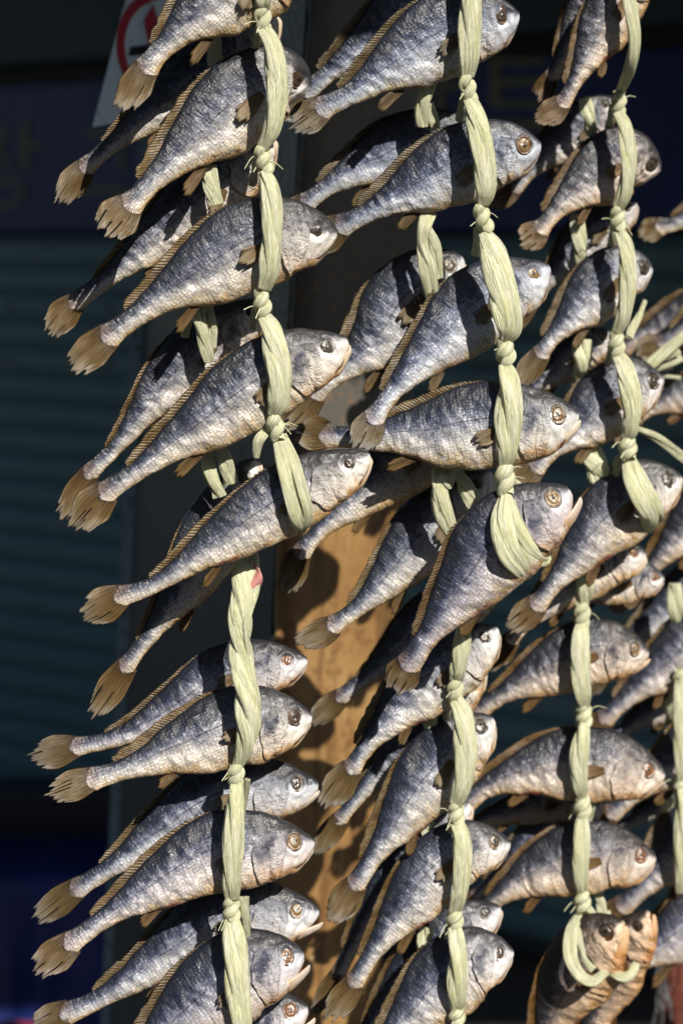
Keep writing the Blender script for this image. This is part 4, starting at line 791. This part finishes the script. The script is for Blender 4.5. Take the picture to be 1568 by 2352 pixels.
# things standing low before the shutter
M_BTARP = simple('blue_tarp', (.008, .022, .15), .5, .4, 12, .5, 0, .01)
M_RTARP = simple('red_tarp', (.30, .03, .015), .5, .35, 30, .5, 0, .01)
def sheet(name, x0, x1, ytop, Yf, depth, mat, label, cat, amp=.012, h=.9):
    """cloth thrown over a low stall: top and hanging front with folds"""
    nu, nv = 60, 40; vs = []
    a, b = P(x0, ytop, Yf), P(x1, ytop, Yf)
    for i in range(nu):
        p = a + (b - a) * i / (nu - 1)
        for j in range(nv):
            t = j / (nv - 1)
            if t < .4: q = p + np.array([0, depth * (1 - t / .4), 0]) + np.array([0, 0, amp * .4 * pn(np.array([i * .15, t * 6, 1.0]))])
            else:
                dd = (t - .4) / .6 * h; q = p - np.array([0, 0, dd]) + np.array([0, -1.0, 0]) * (amp * pn(np.array([i * .28, dd * 2.0, 4.0])) * min(1, dd * 6) + .008)
            vs.append(q)
    o = mesh_obj(name, np.array(vs), grid_faces(nu, nv), mat, None, a); o.modifiers.new('s', 'SOLIDIFY').thickness = .002
    return tag(o, label, cat)
sheet('stall_cover', -420, 330, 2005, 3.9, .35, M_BTARP, 'deep blue sheet over a low stall at the lower left in shade', 'cover')
M_NAVY = simple('dark_crate', (.010, .014, .03), .55, .3, 20, .3)
o = empty('storage_box', P(60, 2000, 4.15)); tag(o, 'dark box standing against the foot of the shutter behind the blue sheet', 'box'); org = np.array(o.location)
p0, p1 = P(-420, 1815, 4.12), P(330, 1850, 4.12); bx = lambda z0, z1, g: [np.array([p0[0] - g, 4.12 - g, z0]), np.array([p1[0] + g, 4.12 - g, z0]), np.array([p1[0] + g, 4.22 + g, z0]), np.array([p0[0] - g, 4.22 + g, z0]), np.array([p0[0] - g, 4.12 - g, z1]), np.array([p1[0] + g, 4.12 - g, z1]), np.array([p1[0] + g, 4.22 + g, z1]), np.array([p0[0] - g, 4.22 + g, z1])]
boxmesh('box_side', bx(.0, p0[2] - .03, 0), M_NAVY, o, org, .006); boxmesh('box_lid', bx(p0[2] - .03 + .001, p0[2], .008), M_NAVY, o, org, .006)
sheet('red_cover', -300, 118, 2395, 3.6, .10, M_RTARP, 'fold of red sheet in the bottom left corner', 'cover', .02, .5)
# lower right: a black stand with a rust red net bag hanging from it
org = P(1540, 2300, 2.20)
M_RUST = simple('rust_red_bag', (.11, .022, .01), .6, .6, 60, .8, 0, .006, 0, ((.16, .10, .07), 160, .62, .72)); M_CORD = simple('grey_white_cord', (.10, .11, .12), .6, .2, 60, .2)
st = tag(empty('black_stand', P(1560, 2300, 2.3)), 'black upright board at the lower right corner', 'board'); so_ = np.array(st.location)
boxmesh('board_panel', [P(1502, 2700, 2.30), P(1720, 2700, 2.30), P(1720, 2700, 2.36), P(1502, 2700, 2.36), P(1504, 2190, 2.30), P(1722, 2190, 2.30), P(1722, 2190, 2.36), P(1504, 2190, 2.36)], M_BLACK, st, so_, .004)
bag = tag(empty('net_bag', org), 'blurred rust red bag with pale cords at the bottom right corner', 'bag')
th, ph_ = np.meshgrid(np.linspace(0, math.pi, 26), np.linspace(0, 2 * math.pi, 34, endpoint=False), indexing='ij')
dv = np.stack([np.sin(th) * np.cos(ph_), np.sin(th) * np.sin(ph_), np.cos(th)], -1); rad = 1 + .22 * pn(dv * 2.2) + .1 * pn(dv * 6)
mesh_obj('bag_body', (P(1566, 2310, 2.20) + dv * (rad[..., None] * np.array([.026, .03, .052]))).reshape(-1, 3), grid_faces(26, 34, True), M_RUST, bag, org)
for i in range(14):
    x0, y0 = 1520 + rng.uniform(-10, 22), 2200 + i * 8; x1, y1 = x0 + rng.uniform(-20, 14), y0 + rng.uniform(40, 90)
    a, b = P(x0, y0, 2.17), P(x1, y1, 2.16); c, L_, _ = spline([a, (a + b) / 2 + rng.normal(size=3) * .002, b], 12)
    an = np.linspace(0, 2 * math.pi, 6, endpoint=False); v = (c[:, None, :] + .0006 * np.stack([np.cos(an), np.sin(an), 0 * an], -1)[None]).reshape(-1, 3)
    mesh_obj('cord', v, grid_faces(12, 6, True), M_CORD, bag, org)

# ------------------------------------------------------------------ added unseen building behind the camera, blocking low sky to deepen the shade
M_FAC = simple('blocker_blue_front', (.05, .065, .09), .8, .3, 3, .3); M_GLS = simple('dark_window_glass', (.02, .025, .03), .08, .2, 3, .02)  # front of the added building, tinted blue to cool the bounce into shade
org = np.array([0, -6.5, 0]); bd = tag(empty('unseen_sky_blocker', org), 'unseen long low blue building added behind the camera to cut the sky fill', 'building')
def abox(name, x0, x1, y0, y1, z0, z1, mat, parent, org, bev=.01):
    return boxmesh(name, [np.array(q) for q in ((x0, y0, z0), (x1, y0, z0), (x1, y1, z0), (x0, y1, z0), (x0, y0, z1), (x1, y0, z1), (x1, y1, z1), (x0, y1, z1))], mat, parent, org, bev)
abox('wall', -16, 16, -12, -6.5, .0, 4.4, M_FAC, bd, org); abox('roof', -16.3, 16.3, -12.3, -6.2, 4.403, 4.6, M_BLACK, bd, org)
for i in range(10):
    for z in (.6, 2.6):
        x = -14.5 + i * 3.1; f_ = abox('window', x, x + 1.7, -6.498, -6.44, z, z + 1.5, M_BLACK, bd, org, .005); abox('pane', x + .08, x + 1.62, -6.437, -6.425, z + .08, z + 1.42, M_GLS, f_, org, 0)

# ------------------------------------------------------------------ ground and the awning that shades the shop front
M_GRD = simple('pavement', (.06, .058, .055), .8, .2, 2, .3)
o = mesh_obj('ground', np.array([[-60, -60, 0], [60, -60, 0], [60, 60, 0], [-60, 60, 0]], float), np.array([[0, 1, 2, 3]]), M_GRD, None, (0, 0, 0), smooth=False); tag(o, kind='structure')
ze = 2.42; ye = 1.95 - (ze - 1.58) / (math.tan(SUN_EL) / math.cos(SUN_AZ)); org = np.array([0, ye, ze])
aw = tag(empty('awning', org), 'dark canvas awning over the stall front that shades the shutter', 'awning')
M_CANV = simple('awning_canvas', (.08, .10, .12), .8, .2, 8, .3)
for xa, xb, yy in ((-3, .55, ye), (.50, 3.2, ye + .09)):
    ze = 2.42 if xa < 0 else 2.435
    boxmesh('canvas', [np.array(q) for q in ((xa, yy, ze), (xb, yy, ze), (xb, 5.1, ze + .45), (xa, 5.1, ze + .45), (xa, yy, ze + .01), (xb, yy, ze + .01), (xb, 5.1, ze + .46), (xa, 5.1, ze + .46))], M_CANV, aw, org, 0)
ze = 2.42
boxmesh('front_rail', [np.array(q) for q in ((-3, ye - .03, ze - .02), (.55, ye - .03, ze - .02), (.55, ye - .002, ze - .02), (-3, ye - .002, ze - .02), (-3, ye - .03, ze + .012), (.55, ye - .03, ze + .012), (.55, ye - .002, ze + .012), (-3, ye - .002, ze + .012))], M_BLACK, aw, org, .003)
